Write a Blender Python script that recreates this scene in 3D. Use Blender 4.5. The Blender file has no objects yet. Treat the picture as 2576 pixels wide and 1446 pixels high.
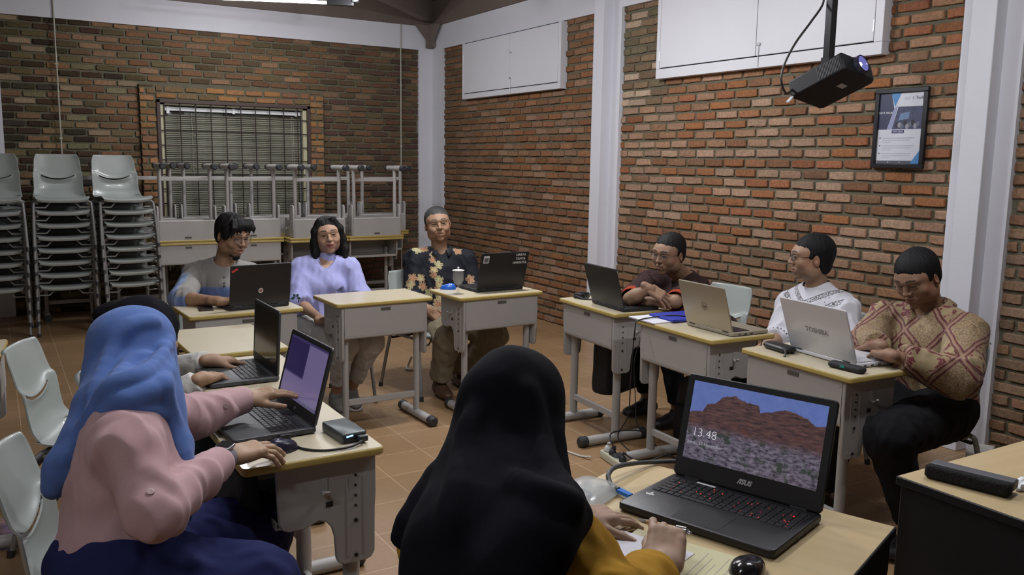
import bpy, bmesh, math, random
import numpy as np
from mathutils import Vector, Matrix, noise
S = bpy.context.scene
COL = S.collection
rnd = random.Random(7)
PI = math.pi

# ---------------------------------------------------------------- camera
CAMH = 1.55
FPX, YAW, PITCH, ROLL = 2161.075, .544941, .145565, .0150333
_fw = Vector((math.sin(YAW)*math.cos(PITCH), math.cos(YAW)*math.cos(PITCH), -math.sin(PITCH)))
_r0 = Vector((math.cos(YAW), -math.sin(YAW), 0)); _u0 = _r0.cross(_fw)
_r = _r0*math.cos(ROLL)+_u0*math.sin(ROLL); _u = -_r0*math.sin(ROLL)+_u0*math.cos(ROLL)
cam_d = bpy.data.cameras.new('camera'); cam = bpy.data.objects.new('camera', cam_d); COL.objects.link(cam)
cam_d.sensor_width = 36; cam_d.lens = 36*FPX/2576; cam_d.clip_start = .02
cam.matrix_world = Matrix(((_r.x, _u.x, -_fw.x, 0), (_r.y, _u.y, -_fw.y, 0), (_r.z, _u.z, -_fw.z, CAMH), (0, 0, 0, 1)))
S.camera = cam

# ---------------------------------------------------------------- world, light, exposure
S.view_settings.view_transform = 'Standard'; S.view_settings.look = 'None'
S.view_settings.gamma = 1; S.view_settings.use_curve_mapping = False
S.view_settings.exposure = -0.25
wd = bpy.data.worlds.new('world'); S.world = wd; wd.use_nodes = True
wd.node_tree.nodes['Background'].inputs[0].default_value = (.55, .6, .8, 1)
wd.node_tree.nodes['Background'].inputs[1].default_value = .045

def area(name, loc, rot, sx, sy, power, col=(1, .96, .93), spread=PI):
    l = bpy.data.lights.new(name, 'AREA'); l.shape = 'RECTANGLE'; l.size = sx; l.size_y = sy
    l.energy = power; l.color = col; l.spread = spread
    o = bpy.data.objects.new(name, l); o.location = loc; o.rotation_euler = rot; COL.objects.link(o); return o
# the light of the fluorescent tubes hung under the ceiling (tubes themselves: tube_lamp below)
TUBES = [((2.20, 8.04, 2.955), -.39, 1.2, 30, 1), ((2.93, 7.27, 2.985), -1.62, .9, 10, 1),
         ((2.6, 4.6, 2.9), 0, 1.2, 74, 0), ((1.2, 2.6, 2.9), 0, 1.2, 36, 0), ((3.0, 1.6, 2.9), 0, 1.2, 28, 0),
         ((-.9, .9, 2.9), 0, 1.2, 20, 0)]
def point(name, loc, power, col, rad=.04):
    l = bpy.data.lights.new(name, 'POINT'); l.energy = power; l.color = col; l.shadow_soft_size = rad
    o = bpy.data.objects.new(name, l); o.location = loc; COL.objects.link(o)
for p, rz, L, pw, vis in TUBES:
    area('tube_light', (p[0], p[1], p[2]-.03), (0, 0, rz), L, .06, pw*.55, (.95, .96, 1))
    for k in (-1, 1): point('tube_glow', (p[0]+k*L*.25*math.cos(rz), p[1]+k*L*.25*math.sin(rz), p[2]-.06), pw*.62, (.95, .96, 1))
# ---------------------------------------------------------------- materials
MATS = {}
def newmat(name):
    m = bpy.data.materials.new(name); m.use_nodes = True
    nt = m.node_tree; b = nt.nodes['Principled BSDF']; return m, nt, b
def N(nt, typ, **kw):
    n = nt.nodes.new(typ)
    for k, v in kw.items():
        if k.startswith('i_'):
            key = k[2:]; n.inputs[int(key) if key.isdigit() else key.replace('_', ' ')].default_value = v
        else: setattr(n, k, v)
    return n
def mat(name, col, rough=.5, metal=0, bump=0, bscale=60, var=0, vscale=8, emit=None, estr=0, coat=0, trans=0, spec=.5, alpha=1, obj=True, sheen=0, bdist=.01):
    if name in MATS: return MATS[name]
    m, nt, b = newmat(name); L = nt.links
    b.inputs['Base Color'].default_value = (*col, 1); b.inputs['Roughness'].default_value = rough
    b.inputs['Metallic'].default_value = metal; b.inputs['Coat Weight'].default_value = coat
    b.inputs['Transmission Weight'].default_value = trans; b.inputs['Specular IOR Level'].default_value = spec
    b.inputs['Alpha'].default_value = alpha; b.inputs['Sheen Weight'].default_value = sheen
    if emit: b.inputs['Emission Color'].default_value = (*emit, 1); b.inputs['Emission Strength'].default_value = estr
    if bump or var:
        tc = N(nt, 'ShaderNodeTexCoord')
    if var:
        n = N(nt, 'ShaderNodeTexNoise', i_Scale=vscale, i_Detail=5.0); L.new(tc.outputs['Object'], n.inputs['Vector'])
        mx = N(nt, 'ShaderNodeMix', data_type='RGBA'); mx.inputs[6].default_value = (*[c*(1-var) for c in col], 1)
        mx.inputs[7].default_value = (*[min(1, c*(1+var)) for c in col], 1)
        L.new(n.outputs['Fac'], mx.inputs[0]); L.new(mx.outputs[2], b.inputs['Base Color'])
    if bump:
        n = N(nt, 'ShaderNodeTexNoise', i_Scale=bscale, i_Detail=4.0); L.new(tc.outputs['Object'], n.inputs['Vector'])
        bp = N(nt, 'ShaderNodeBump', i_Strength=bump, i_Distance=bdist); L.new(n.outputs['Fac'], bp.inputs['Height']); L.new(bp.outputs[0], b.inputs['Normal'])
    MATS[name] = m; return m
def attrmat(name, rough=.8, var=.25, vscale=90, bump=.3, bscale=120, spec=.3, sss=0, attr='Col', coat=0):
    if name in MATS: return MATS[name]
    m, nt, b = newmat(name); L = nt.links
    a = N(nt, 'ShaderNodeAttribute', attribute_name=attr)
    tc = N(nt, 'ShaderNodeTexCoord'); n = N(nt, 'ShaderNodeTexNoise', i_Scale=vscale, i_Detail=5.0); L.new(tc.outputs['Object'], n.inputs['Vector'])
    mr = N(nt, 'ShaderNodeMapRange'); mr.inputs[1].default_value = .25; mr.inputs[2].default_value = .75
    mr.inputs[3].default_value = 1-var; mr.inputs[4].default_value = 1+var; L.new(n.outputs['Fac'], mr.inputs[0])
    vm = N(nt, 'ShaderNodeVectorMath', operation='SCALE'); L.new(a.outputs['Color'], vm.inputs[0]); L.new(mr.outputs[0], vm.inputs['Scale'])
    L.new(vm.outputs[0], b.inputs['Base Color'])
    b.inputs['Roughness'].default_value = rough; b.inputs['Specular IOR Level'].default_value = spec; b.inputs['Coat Weight'].default_value = coat
    if sss:
        b.inputs['Subsurface Weight'].default_value = sss; b.inputs['Subsurface Radius'].default_value = (.01, .004, .002); b.inputs['Subsurface Scale'].default_value = .5
    if bump:
        n2 = N(nt, 'ShaderNodeTexNoise', i_Scale=bscale, i_Detail=4.0); L.new(tc.outputs['Object'], n2.inputs['Vector'])
        bp = N(nt, 'ShaderNodeBump', i_Strength=bump, i_Distance=.005); L.new(n2.outputs['Fac'], bp.inputs['Height']); L.new(bp.outputs[0], b.inputs['Normal'])
    MATS[name] = m; return m

# ---------------------------------------------------------------- objects
def tag(o, label=None, cat=None, group=None, kind=None):
    if label: o['label'] = label
    if cat: o['category'] = cat
    if group: o['group'] = group
    if kind: o['kind'] = kind
    return o
def empty(name, loc=(0, 0, 0), rz=0, label=None, cat=None, group=None, kind=None):
    o = bpy.data.objects.new(name, None); COL.objects.link(o); o.empty_display_size = .05
    o.location = loc; o.rotation_euler = (0, 0, rz); return tag(o, label, cat, group, kind)
def copy_tree(o, parent=None):
    c = o.copy(); COL.objects.link(c)
    if parent: c.parent = parent
    for ch in list(o.children): copy_tree(ch, c)
    return c
class MB:
    def __init__(s): s.v = []; s.f = []; s.m = []; s.c = []; s.cur = 0; s.col = None; s.M = None
    def add(s, vs, fs, mi=None):
        b = len(s.v)
        if s.M is not None: vs = [s.M @ Vector(v) for v in vs]
        s.v += [tuple(v) for v in vs]; s.f += [tuple(i+b for i in f) for f in fs]
        s.m += [s.cur if mi is None else mi]*len(fs)
        s.c += [s.col or (1, 1, 1)]*len(vs); return s
    def box(s, x0, x1, y0, y1, z0, z1):
        return s.add([(x0, y0, z0), (x1, y0, z0), (x1, y1, z0), (x0, y1, z0), (x0, y0, z1), (x1, y0, z1), (x1, y1, z1), (x0, y1, z1)],
                     [(0, 3, 2, 1), (4, 5, 6, 7), (0, 1, 5, 4), (1, 2, 6, 5), (2, 3, 7, 6), (3, 0, 4, 7)])
    def cbox(s, c, d): return s.box(c[0]-d[0]/2, c[0]+d[0]/2, c[1]-d[1]/2, c[1]+d[1]/2, c[2]-d[2]/2, c[2]+d[2]/2)
    def tube(s, pts, r, n=10, cap=True, sq=None, up=None):
        pts = [Vector(p) for p in pts]; rr = r if isinstance(r, (list, tuple)) else [r]*len(pts)
        vs = []; fs = []; prev = None
        for i, p in enumerate(pts):
            d = (pts[min(i+1, len(pts)-1)]-pts[max(i-1, 0)])
            if d.length < 1e-9: d = Vector((0, 0, 1))
            d.normalize()
            if prev is None:
                a = Vector(up) if up else (Vector((0, 0, 1)) if abs(d.z) < .9 else Vector((1, 0, 0)))
                x = d.cross(a).normalized()
            else: x = (prev-d*prev.dot(d)).normalized()
            prev = x; y = d.cross(x)
            for k in range(n):
                t = 2*PI*(k+.5)/n
                kx, ky = math.cos(t)*rr[i], math.sin(t)*rr[i]
                if sq: kx *= sq[0]; ky *= sq[1]
                vs.append(p+x*kx+y*ky)
        for i in range(len(pts)-1):
            for k in range(n):
                a = i*n+k; b = i*n+(k+1) % n; fs.append((a, a+n, b+n, b))
        if cap: fs.append(tuple(range(n))); fs.append(tuple(reversed(range((len(pts)-1)*n, len(pts)*n))))
        fs = [tuple(reversed(f)) for f in fs]
        return s.add(vs, fs)
    def lathe(s, prof, c=(0, 0, 0), n=24, ax='z', cap=True):
        vs = []; fs = []
        for r, z in prof:
            for k in range(n):
                t = 2*PI*k/n; p = (r*math.cos(t), r*math.sin(t), z)
                if ax == 'y': p = (p[0], p[2], p[1])
                if ax == 'x': p = (p[2], p[0], p[1])
                vs.append((c[0]+p[0], c[1]+p[1], c[2]+p[2]))
        for i in range(len(prof)-1):
            for k in range(n):
                a = i*n+k; b = i*n+(k+1) % n; fs.append((a, b, b+n, a+n))
        if cap: fs.append(tuple(reversed(range(n)))); fs.append(tuple(range((len(prof)-1)*n, len(prof)*n)))
        return s.add(vs, fs)
    def prism(s, poly, a, b, ax='z'):
        """polygon extruded from a to b along ax; poly given in the other two axes (x,y)/(y,z)/(x,z)"""
        n = len(poly)
        f = {'z': lambda p, t: (p[0], p[1], t), 'x': lambda p, t: (t, p[0], p[1]), 'y': lambda p, t: (p[0], t, p[1])}[ax]
        vs = [f(p, a) for p in poly]+[f(p, b) for p in poly]
        fs = [tuple(reversed(range(n))), tuple(range(n, 2*n))]+[(i, (i+1) % n, n+(i+1) % n, n+i) for i in range(n)]
        return s.add(vs, fs)
    def build(s, name, m, parent=None, bevel=0, smooth=40, loc=None, subsurf=0, seg=2, col=False):
        me = bpy.data.meshes.new(name); me.from_pydata(s.v, [], s.f)
        ms = m if isinstance(m, (list, tuple)) else [m]
        for q in ms: me.materials.append(q)
        me.polygons.foreach_set('material_index', s.m)
        if col:
            at = me.color_attributes.new('Col', 'FLOAT_COLOR', 'POINT')
            at.data.foreach_set('color', np.array([(*c, 1) for c in s.c], dtype=np.float32).ravel())
        bm = bmesh.new(); bm.from_mesh(me); bmesh.ops.recalc_face_normals(bm, faces=bm.faces); bm.to_mesh(me); bm.free()
        if smooth:
            me.polygons.foreach_set('use_smooth', [True]*len(me.polygons)); me.set_sharp_from_angle(angle=math.radians(smooth))
        o = bpy.data.objects.new(name, me); COL.objects.link(o)
        if parent: o.parent = parent
        if loc: o.location = loc
        if bevel:
            bv = o.modifiers.new('b', 'BEVEL'); bv.width = bevel; bv.segments = seg; bv.limit_method = 'ANGLE'; bv.angle_limit = math.radians(35)
        if subsurf:
            su = o.modifiers.new('s', 'SUBSURF'); su.levels = subsurf; su.render_levels = subsurf
        return o
def rrect(x0, x1, y0, y1, r, n=5):
    out = []
    for cx, cy, a0 in ((x1-r, y1-r, 0), (x0+r, y1-r, 90), (x0+r, y0+r, 180), (x1-r, y0+r, 270)):
        for k in range(n+1):
            t = math.radians(a0+90*k/n); out.append((cx+r*math.cos(t), cy+r*math.sin(t)))
    return out
def rslab(b, x0, x1, y0, y1, z0, z1, r, e=.004, topmi=None):
    """slab with rounded corners and soft edges"""
    rings = [(e, z0), (0, z0+e), (0, z1-e), (e*.4, z1-e*.25), (e, z1)]
    n = None; vs = []
    for ins, z in rings:
        p = rrect(x0+ins, x1-ins, y0+ins, y1-ins, max(r-ins, .001)); n = len(p); vs += [(q[0], q[1], z) for q in p]
    fs = [tuple(reversed(range(n)))]
    for i in range(len(rings)-1):
        for k in range(n): fs.append((i*n+k, i*n+(k+1) % n, (i+1)*n+(k+1) % n, (i+1)*n+k))
    b.add(vs, fs); base = len(b.v)-n
    b.f.append(tuple(range(base, base+n))); b.m.append(b.cur if topmi is None else topmi)
    return b
def spline(pts, n=8):
    pts = [Vector(p) for p in pts]; out = []
    for i in range(len(pts)-1):
        p0 = pts[max(i-1, 0)]; p1 = pts[i]; p2 = pts[i+1]; p3 = pts[min(i+2, len(pts)-1)]
        for k in range(n):
            t = k/n
            out.append(.5*((2*p1)+(p2-p0)*t+(2*p0-5*p1+4*p2-p3)*t*t+(-p0+3*p1-3*p2+p3)*t**3))
    out.append(pts[-1]); return out
FONT_CACHE = {}
def text_obj(name, s, size, m, parent, loc, rot, ext=.0004, align='CENTER', spacing=1.0, shear=0, bold=0):
    cu = bpy.data.curves.new(name, 'FONT'); cu.body = s; cu.size = size; cu.extrude = ext; cu.align_x = align; cu.align_y = 'CENTER'
    cu.space_character = spacing; cu.shear = shear; cu.offset = bold; cu.resolution_u = 3
    t = bpy.data.objects.new(name, cu); COL.objects.link(t)
    dg = bpy.context.evaluated_depsgraph_get(); me = bpy.data.meshes.new_from_object(t.evaluated_get(dg))
    bpy.data.objects.remove(t)
    me.materials.clear(); me.materials.append(m)
    o = bpy.data.objects.new(name, me); COL.objects.link(o); o.parent = parent; o.location = loc; o.rotation_euler = rot; return o
# ---------------------------------------------------------------- room
XB, XF, YA, YAB = 4.62, 4.58, 9.46, 9.50       # brick / white frame planes of the two walls
ZB, ZC, XL, YN = 2.83, 3.10, -3.4, -3.0
white = mat('white_paint', (.66, .66, .71), .7, bump=.12, bscale=30, var=.05, vscale=3)
white2 = mat('white_wood_paint', (.67, .67, .71), .45, var=.03, vscale=5)
mortar = mat('mortar', (.135, .122, .08), .95, bump=.8, bscale=90, var=.3, vscale=7)
brickm = attrmat('brick_clay', .9, .28, 60, .55, 130, .2)
brown = mat('brown_ceiling_paint', (.15, .115, .095), .75, var=.15, vscale=2.5)
brown2 = mat('grey_brown_timber', (.17, .14, .12), .7, var=.1, vscale=6)

def lerp(a, b, t): return tuple(a[i]*(1-t)+b[i]*t for i in range(3))
PAL_B = [(.29, .125, .055), (.26, .115, .055), (.31, .145, .075), (.23, .115, .065), (.28, .155, .09), (.35, .21, .14), (.22, .125, .075), (.28, .115, .06), (.31, .18, .11)]
PAL_A = [(.045, .03, .02), (.055, .038, .022), (.07, .042, .026), (.09, .07, .035), (.05, .045, .025), (.16, .12, .06), (.22, .13, .075), (.065, .035, .025), (.06, .05, .04)]
PAL_M = [(.16, .085, .05), (.20, .10, .055), (.14, .09, .05), (.22, .12, .06), (.13, .10, .05), (.25, .15, .09), (.10, .07, .04)]
PAL_W = [(.30, .15, .06), (.26, .14, .06), (.24, .12, .07), (.18, .12, .06), (.34, .17, .08)]
def bricks(b, u0, u1, z0, z1, holes, place, pal, pu=.205, pz=.0695, mo=.0185, seed=1, dep=.015, off=0):
    """real clay bricks standing proud of the mortar; place(u,z,d)->world"""
    r = random.Random(seed); row = 0; z = z0-.002
    while z < z1-.01:
        za, zb = z+mo/2, min(z+pz-mo/2, z1); u = u0-pu*r.random()*.15-(pu/2 if row % 2 else 0)+off
        while u < u1:
            w = pu*r.uniform(.93, 1.07); ua, ub = u+mo*.5, u+w-mo*.5; u += w
            a, c = max(ua, u0), min(ub, u1)
            if c-a < .02 or zb-za < .012: continue
            segs = [(a, c)]
            for h in holes:
                if zb > h[2]+.01 and za < h[3]-.01:
                    ns = []
                    for s0, s1 in segs:
                        if s1 <= h[0] or s0 >= h[1]: ns.append((s0, s1)); continue
                        if s0 < h[0]: ns.append((s0, h[0]))
                        if s1 > h[1]: ns.append((h[1], s1))
                    segs = ns
            for s0, s1 in segs:
                if s1-s0 < .02: continue
                p = pal(.5*(s0+s1), .5*(za+zb), r); k = r.uniform(.8, 1.14); b.col = tuple(min(.9, x*k) for x in p)
                j = lambda m=.003: r.uniform(-m, m)
                d = dep+j(.004); dz = j(.003)
                def ring(ins, dd):
                    x0, x1, y0, y1 = s0+ins, s1-ins, za+ins+dz, zb-ins+dz
                    xm = (x0+x1)/2; ym = (y0+y1)/2
                    pts = [(x0, y0), (x0*.66+x1*.34, y0), (x0*.33+x1*.67, y0), (x1, y0), (x1, ym), (x1, y1), (x0*.33+x1*.67, y1), (x0*.66+x1*.34, y1), (x0, y1), (x0, ym)]
                    pts[0] = (x0+.0015, y0+.0015); pts[3] = (x1-.0015, y0+.0015); pts[5] = (x1-.0015, y1-.0015); pts[8] = (x0+.0015, y1-.0015)
                    return [(px+j(.0028), py+j(.0028), dd) for px, py in pts]
                vs = ring(0, -.002)+ring(.001, d*.75)+ring(.005, d+j(.001)); n = 10
                fs = []
                for q in range(2):
                    for i in range(n): fs.append((q*n+i, q*n+(i+1) % n, (q+1)*n+(i+1) % n, (q+1)*n+i))
                fs.append(tuple(range(2*n, 3*n)))
                b.add([place(*v) for v in vs], fs)
        z += pz; row += 1
    return b
def brick_wall(name, u0, u1, holes, place, pal, seed, **kw):
    # mortar bed around the holes
    b = MB(); us = sorted({u0, u1, *[h[0] for h in holes], *[h[1] for h in holes]}); us = [u for u in us if u0 <= u <= u1]
    zs = sorted({0, ZB, *[h[2] for h in holes], *[h[3] for h in holes]}); zs = [z for z in zs if 0 <= z <= ZB]
    for i in range(len(us)-1):
        for k in range(len(zs)-1):
            um, zm = (us[i]+us[i+1])/2, (zs[k]+zs[k+1])/2
            if any(h[0] < um < h[1] and h[2] < zm < h[3] for h in holes): continue
            b.add([place(us[i], zs[k], 0), place(us[i+1], zs[k], 0), place(us[i+1], zs[k+1], 0), place(us[i], zs[k+1], 0)], [(0, 1, 2, 3)])
    o = b.build(name, mortar, smooth=0); tag(o, kind='structure')
    b = MB(); bricks(b, u0, u1, 0, ZB, holes, place, pal, seed=seed, **kw)
    c = b.build('brickwork', brickm, o, smooth=25, col=True); return o
plA = lambda u, z, d: (u, YAB-d, z)
plB = lambda u, z, d: (XB-d, u, z)
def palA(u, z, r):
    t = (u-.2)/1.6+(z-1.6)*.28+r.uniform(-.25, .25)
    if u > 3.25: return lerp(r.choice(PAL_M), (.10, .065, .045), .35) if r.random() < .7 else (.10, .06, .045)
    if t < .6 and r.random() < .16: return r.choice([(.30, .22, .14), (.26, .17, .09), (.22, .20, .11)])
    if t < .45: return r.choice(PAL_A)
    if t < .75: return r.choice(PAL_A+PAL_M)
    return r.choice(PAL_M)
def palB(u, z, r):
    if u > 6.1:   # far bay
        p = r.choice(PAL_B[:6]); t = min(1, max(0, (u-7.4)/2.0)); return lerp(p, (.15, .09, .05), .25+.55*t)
    if z < 1.0: return lerp(r.choice(PAL_B), (.2, .15, .1), .4)
    if r.random() < .35 and z < 2: return lerp(r.choice(PAL_B), (.40, .28, .2), .6)
    if u > 5.3 and z > 2.0: return r.choice([(.22, .15, .09), (.2, .13, .08), (.45, .33, .24), (.16, .13, .08)])
    return r.choice(PAL_B)
def palN(u, z, r): return lerp(r.choice(PAL_B), (.17, .13, .09), .5)
WIN = (1.49, 3.08, .85, 2.12)
SUR = (1.335, 3.235, .85, 2.262)
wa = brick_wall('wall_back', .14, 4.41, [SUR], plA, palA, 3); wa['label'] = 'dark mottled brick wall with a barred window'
# raised brick surround of the window
b = MB(); pS = lambda u, z, d: (u, YAB-.045-d, z)
b.col = (.2, .17, .11)
for x0, x1, z0, z1 in ((SUR[0], WIN[0], SUR[2], SUR[3]), (WIN[1], SUR[1], SUR[2], SUR[3]), (WIN[0], WIN[1], WIN[3], SUR[3])):
    b.box(x0, x1, YAB-.045, YAB+.1, z0, z1)
o = b.build('window_surround', mortar, wa, smooth=0)
b = MB(); palW = lambda u, z, r: r.choice(PAL_W)
bricks(b, SUR[0], WIN[0]-.003, SUR[2], SUR[3], [], pS, palW, pu=.16, seed=11, off=.0)
bricks(b, WIN[1]+.003, SUR[1], SUR[2], SUR[3], [], pS, palW, pu=.16, seed=12)
bricks(b, WIN[0], WIN[1], WIN[3]+.004, SUR[3], [], pS, palW, seed=13)
b.build('brickwork', brickm, o, smooth=25, col=True)
# right wall bays (near, middle, far)
C2 = (5.86, 6.10); C1 = (2.535, 2.77)
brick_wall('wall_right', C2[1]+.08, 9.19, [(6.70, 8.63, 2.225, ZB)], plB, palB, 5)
brick_wall('wall_right.001', C1[1]+.03, C2[0], [(3.34, 5.365, 2.21, ZB)], plB, palB, 6)
brick_wall('wall_right.002', -.8, C1[0], [], plB, palN, 8)
def st(name, mb, m, bevel=0, **k):
    o = mb.build(name, m, bevel=bevel, **k); tag(o, kind='structure'); return o
# white plastered frame beams and columns
b = MB(); b.box(XL, XF+.14, YA, YA+.16, ZB, ZC+.5); b.box(4.41, XF+.02, YA, YA+.16, 0, ZB); b.box(-.25, .14, YA, YA+.16, 0, ZB)
st('beam_back', b, white)
b = MB(); b.box(XF, XF+.16, YN, YA, ZB, ZC+.5); b.box(XF, XF+.16, 9.19, YA, 0, ZB)
for c in (C1, C2): b.box(XF, XF+.16, c[0], c[1]+.1, 0, ZB)
st('beam_right', b, white)
for i, c in enumerate((C1, C2)):
    b = MB(); y1 = c[1]+.01; y0 = y1-.125 if i else c[0]+.10
    y1 = y0+.135
    b.box(XF-.095, XF+.02, y0, y1, 0, ZC)
    o = st('column_right' if i else 'column_near', b, white, bevel=.004)
# wall parts left of the back bay and behind the camera
b = MB(); b.box(XL, -.25, YA+.04, YA+.1, 0, ZB); st('wall_back_left', b, mortar)
b = MB(); b.box(XL-.1, XL, YN, YA+.1, 0, ZC); st('wall_left', b, mat('dim_wall_paint', (.35, .33, .3), .8))
b = MB(); b.box(XL-.1, XB+.1, YN-.1, YN, 0, ZC); st('wall_front', b, MATS['dim_wall_paint'])
b = MB(); b.box(XL-.1, XB+.2, YN-.1, YA+.2, -.1, 0)
# floor
m, nt, bs = newmat('terracotta_tile'); L = nt.links
tc = N(nt, 'ShaderNodeTexCoord'); mp = N(nt, 'ShaderNodeMapping'); L.new(tc.outputs['Object'], mp.inputs[0])
mp.inputs['Location'].default_value = (-1.295, -3.79+.6, 0)
br = N(nt, 'ShaderNodeTexBrick', offset=0.0, squash=1.0); br.inputs['Scale'].default_value = 1
br.inputs['Brick Width'].default_value = .307; br.inputs['Row Height'].default_value = .298; br.inputs['Mortar Size'].default_value = .0028
br.inputs['Mortar Smooth'].default_value = .2; br.inputs['Bias'].default_value = 0
br.inputs['Color1'].default_value = (.27, .165, .080, 1); br.inputs['Color2'].default_value = (.305, .188, .096, 1); br.inputs['Mortar'].default_value = (.44, .31, .19, 1)
L.new(mp.outputs[0], br.inputs['Vector'])
n1 = N(nt, 'ShaderNodeTexNoise', i_Scale=1.6, i_Detail=3.0); L.new(tc.outputs['Object'], n1.inputs['Vector'])
n2 = N(nt, 'ShaderNodeTexNoise', i_Scale=45.0, i_Detail=5.0); L.new(tc.outputs['Object'], n2.inputs['Vector'])
mr = N(nt, 'ShaderNodeMapRange'); mr.inputs[3].default_value = .75; mr.inputs[4].default_value = 1.25; L.new(n1.outputs[0], mr.inputs[0])
mr2 = N(nt, 'ShaderNodeMapRange'); mr2.inputs[3].default_value = .85; mr2.inputs[4].default_value = 1.15; L.new(n2.outputs[0], mr2.inputs[0])
mm = N(nt, 'ShaderNodeMath', operation='MULTIPLY'); L.new(mr.outputs[0], mm.inputs[0]); L.new(mr2.outputs[0], mm.inputs[1])
vm = N(nt, 'ShaderNodeVectorMath', operation='SCALE'); L.new(br.outputs['Color'], vm.inputs[0]); L.new(mm.outputs[0], vm.inputs['Scale']); L.new(vm.outputs[0], bs.inputs['Base Color'])
bp = N(nt, 'ShaderNodeBump', i_Strength=.25, i_Distance=.003, invert=True); L.new(br.outputs['Fac'], bp.inputs['Height']); L.new(bp.outputs[0], bs.inputs['Normal'])
bs.inputs['Roughness'].default_value = .42
st('floor', b, m)
# ceiling with hip beam, batten and gussets
b = MB(); b.box(XL-.1, XB+.2, YN-.1, YA+.2, ZC+.28, ZC+.36); st('ceiling', b, brown)
b = MB(); b.box(XL, XF, YA-.03, YA+.02, ZC-.0, ZC+.3); b.box(XF-.03, XF+.02, YN, YA, ZC, ZC+.3)
for x in (-1.1, .6, 2.1, 4.29): b.box(x-.004, x+.004, YA-.034, YA-.02, ZC, ZC+.3)
st('trim_1', b, brown)
b = MB(); d = Vector((-1, -1, 0)).normalized(); s = Vector((1, -1, 0)).normalized()*.05; c = Vector((XF, YA, 0))
p = [c+s, c-s, c-s+d*3, c+s+d*3]
b.add([(*q.xy, ZC+.04) for q in p]+[(*q.xy, ZC+.28) for q in p], [(3, 2, 1, 0), (4, 5, 6, 7), (0, 1, 5, 4), (1, 2, 6, 5), (2, 3, 7, 6), (3, 0, 4, 7)])
st('beam_hip', b, brown2)
def gusset(cx, cy, sgn):   # triangular corbels below the timber beams
    b = MB(); b.prism([(cx-.245, ZC), (cx-.03, ZC-.0), (cx-.0, ZC-.225), (cx-.03, ZC-.245)], cy-.11, cy-.05, 'y')
    b.prism([(cy-.30, ZC), (cy-.03, ZC), (cy-.03, ZC-.25), (cy-.06, ZC-.25)], cx-.10, cx-.04, 'x')
    b.box(cx-.04, cx, cy-.06, cy, ZC-.25, ZC)
    st('bracket_corner', b, brown2)
gusset(XF, YA, 1)
b = MB(); yc = C2[1]+.01-.06
b.prism([(yc-.19, ZC+.02), (yc-.02, ZC-.13), (yc, ZC-.13), (yc, ZC+.02)], XF-.10, XF-.03, 'x')
b.prism([(yc+.19, ZC+.02), (yc+.02, ZC-.13), (yc, ZC-.13), (yc, ZC+.02)], XF-.14, XF-.06, 'x')
b.box(XF-.5, XF-.02, yc-.04, yc+.04, ZC-.02, ZC+.2)
st('bracket_column', b, brown2)
b = MB(); b.box(1.5, 4.1, 7.88, 7.93, ZC+.22, ZC+.28); st('trim_2', b, mat('pale_batten', (.45, .4, .36), .6))

# window in the back wall: cream frame, blinds, iron grille
win = empty('window_1', (0, 0, 0), kind='structure'); win['label'] = 'window with venetian blinds behind an iron grille'
cream = mat('cream_frame_paint', (.50, .47, .30), .5); iron = mat('dark_iron_bar', (.035, .022, .02), .55, .3)
b = MB(); f = .045
for x0, x1, z0, z1 in ((WIN[0]+.03, WIN[0]+.03+f, WIN[2], WIN[3]), (WIN[1]-.03-f, WIN[1]-.03, WIN[2], WIN[3]), (WIN[0], WIN[1], WIN[3]-.05, WIN[3])):
    b.box(x0, x1, YAB-.03, YAB+.03, z0, z1)
b.build('window_frame', cream, win, bevel=.003)
b = MB()
for x0, x1, z0, z1 in ((WIN[0]-.0, WIN[0]+.035, WIN[2], WIN[3]), (WIN[1]-.035, WIN[1], WIN[2], WIN[3]), (WIN[0], WIN[1], WIN[3]-.032, WIN[3])):
    b.box(x0, x1, YAB-.07, YAB-.03, z0, z1)
b.build('iron_frame', mat('dark_brown_iron', (.06, .035, .03), .6), win, bevel=.003)
b = MB(); b.box(WIN[0]+.07, WIN[1]-.07, YAB+.09, YAB+.10, WIN[2], WIN[3]-.05)
b.build('glass_pane', mat('dark_olive_glass', (.10, .105, .06), .25, var=.35, vscale=1.3), win)
b = MB()
for x in (WIN[0]+.26, 2.27, 2.86): b.box(x-.09, x+.03, YAB+.075, YAB+.09, WIN[2], WIN[3]-.05)
b.build('mullion', mat('dark_mullion', (.06, .045, .035), .6), win)
b = MB(); z = WIN[2]+.02
while z < WIN[3]-.14:
    b.add([(WIN[0]+.085, YAB+.040, z), (WIN[1]-.085, YAB+.040, z), (WIN[1]-.085, YAB+.050, z+.0155), (WIN[0]+.085, YAB+.050, z+.0155)], [(0, 1, 2, 3)]); z += .0195
b.build('blind_slats', mat('olive_blind_slat', (.235, .23, .17), .5, var=.2, vscale=2), win, smooth=0)
b = MB(); b.box(WIN[0]+.085, WIN[1]-.085, YAB+.02, YAB+.06, WIN[3]-.105, WIN[3]-.065)
for x in (WIN[0]+.12, 2.27, WIN[1]-.13): b.box(x-.015, x+.015, YAB+.012, YAB+.06, WIN[3]-.135 if x < 2 else WIN[3]-.115, WIN[3]-.06)
b.build('blind_headrail', mat('white_headrail', (.75, .76, .78), .4), win, bevel=.002)
b = MB()
for x in (WIN[1]-.17, WIN[1]-.19, WIN[0]+.35): b.tube([(x, YAB+.015, WIN[3]-.12), (x+.004, YAB+.014, 1.25)], .0016, 5)
b.build('pull_cord', mat('white_cord', (.6, .58, .5), .6), win)
b = MB()
for i in range(10): x = WIN[0]+.075+i*.153; b.tube([(x, YAB-.045, WIN[2]), (x, YAB-.045, WIN[3])], .0055, 6)
z = WIN[3]-.16
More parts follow.
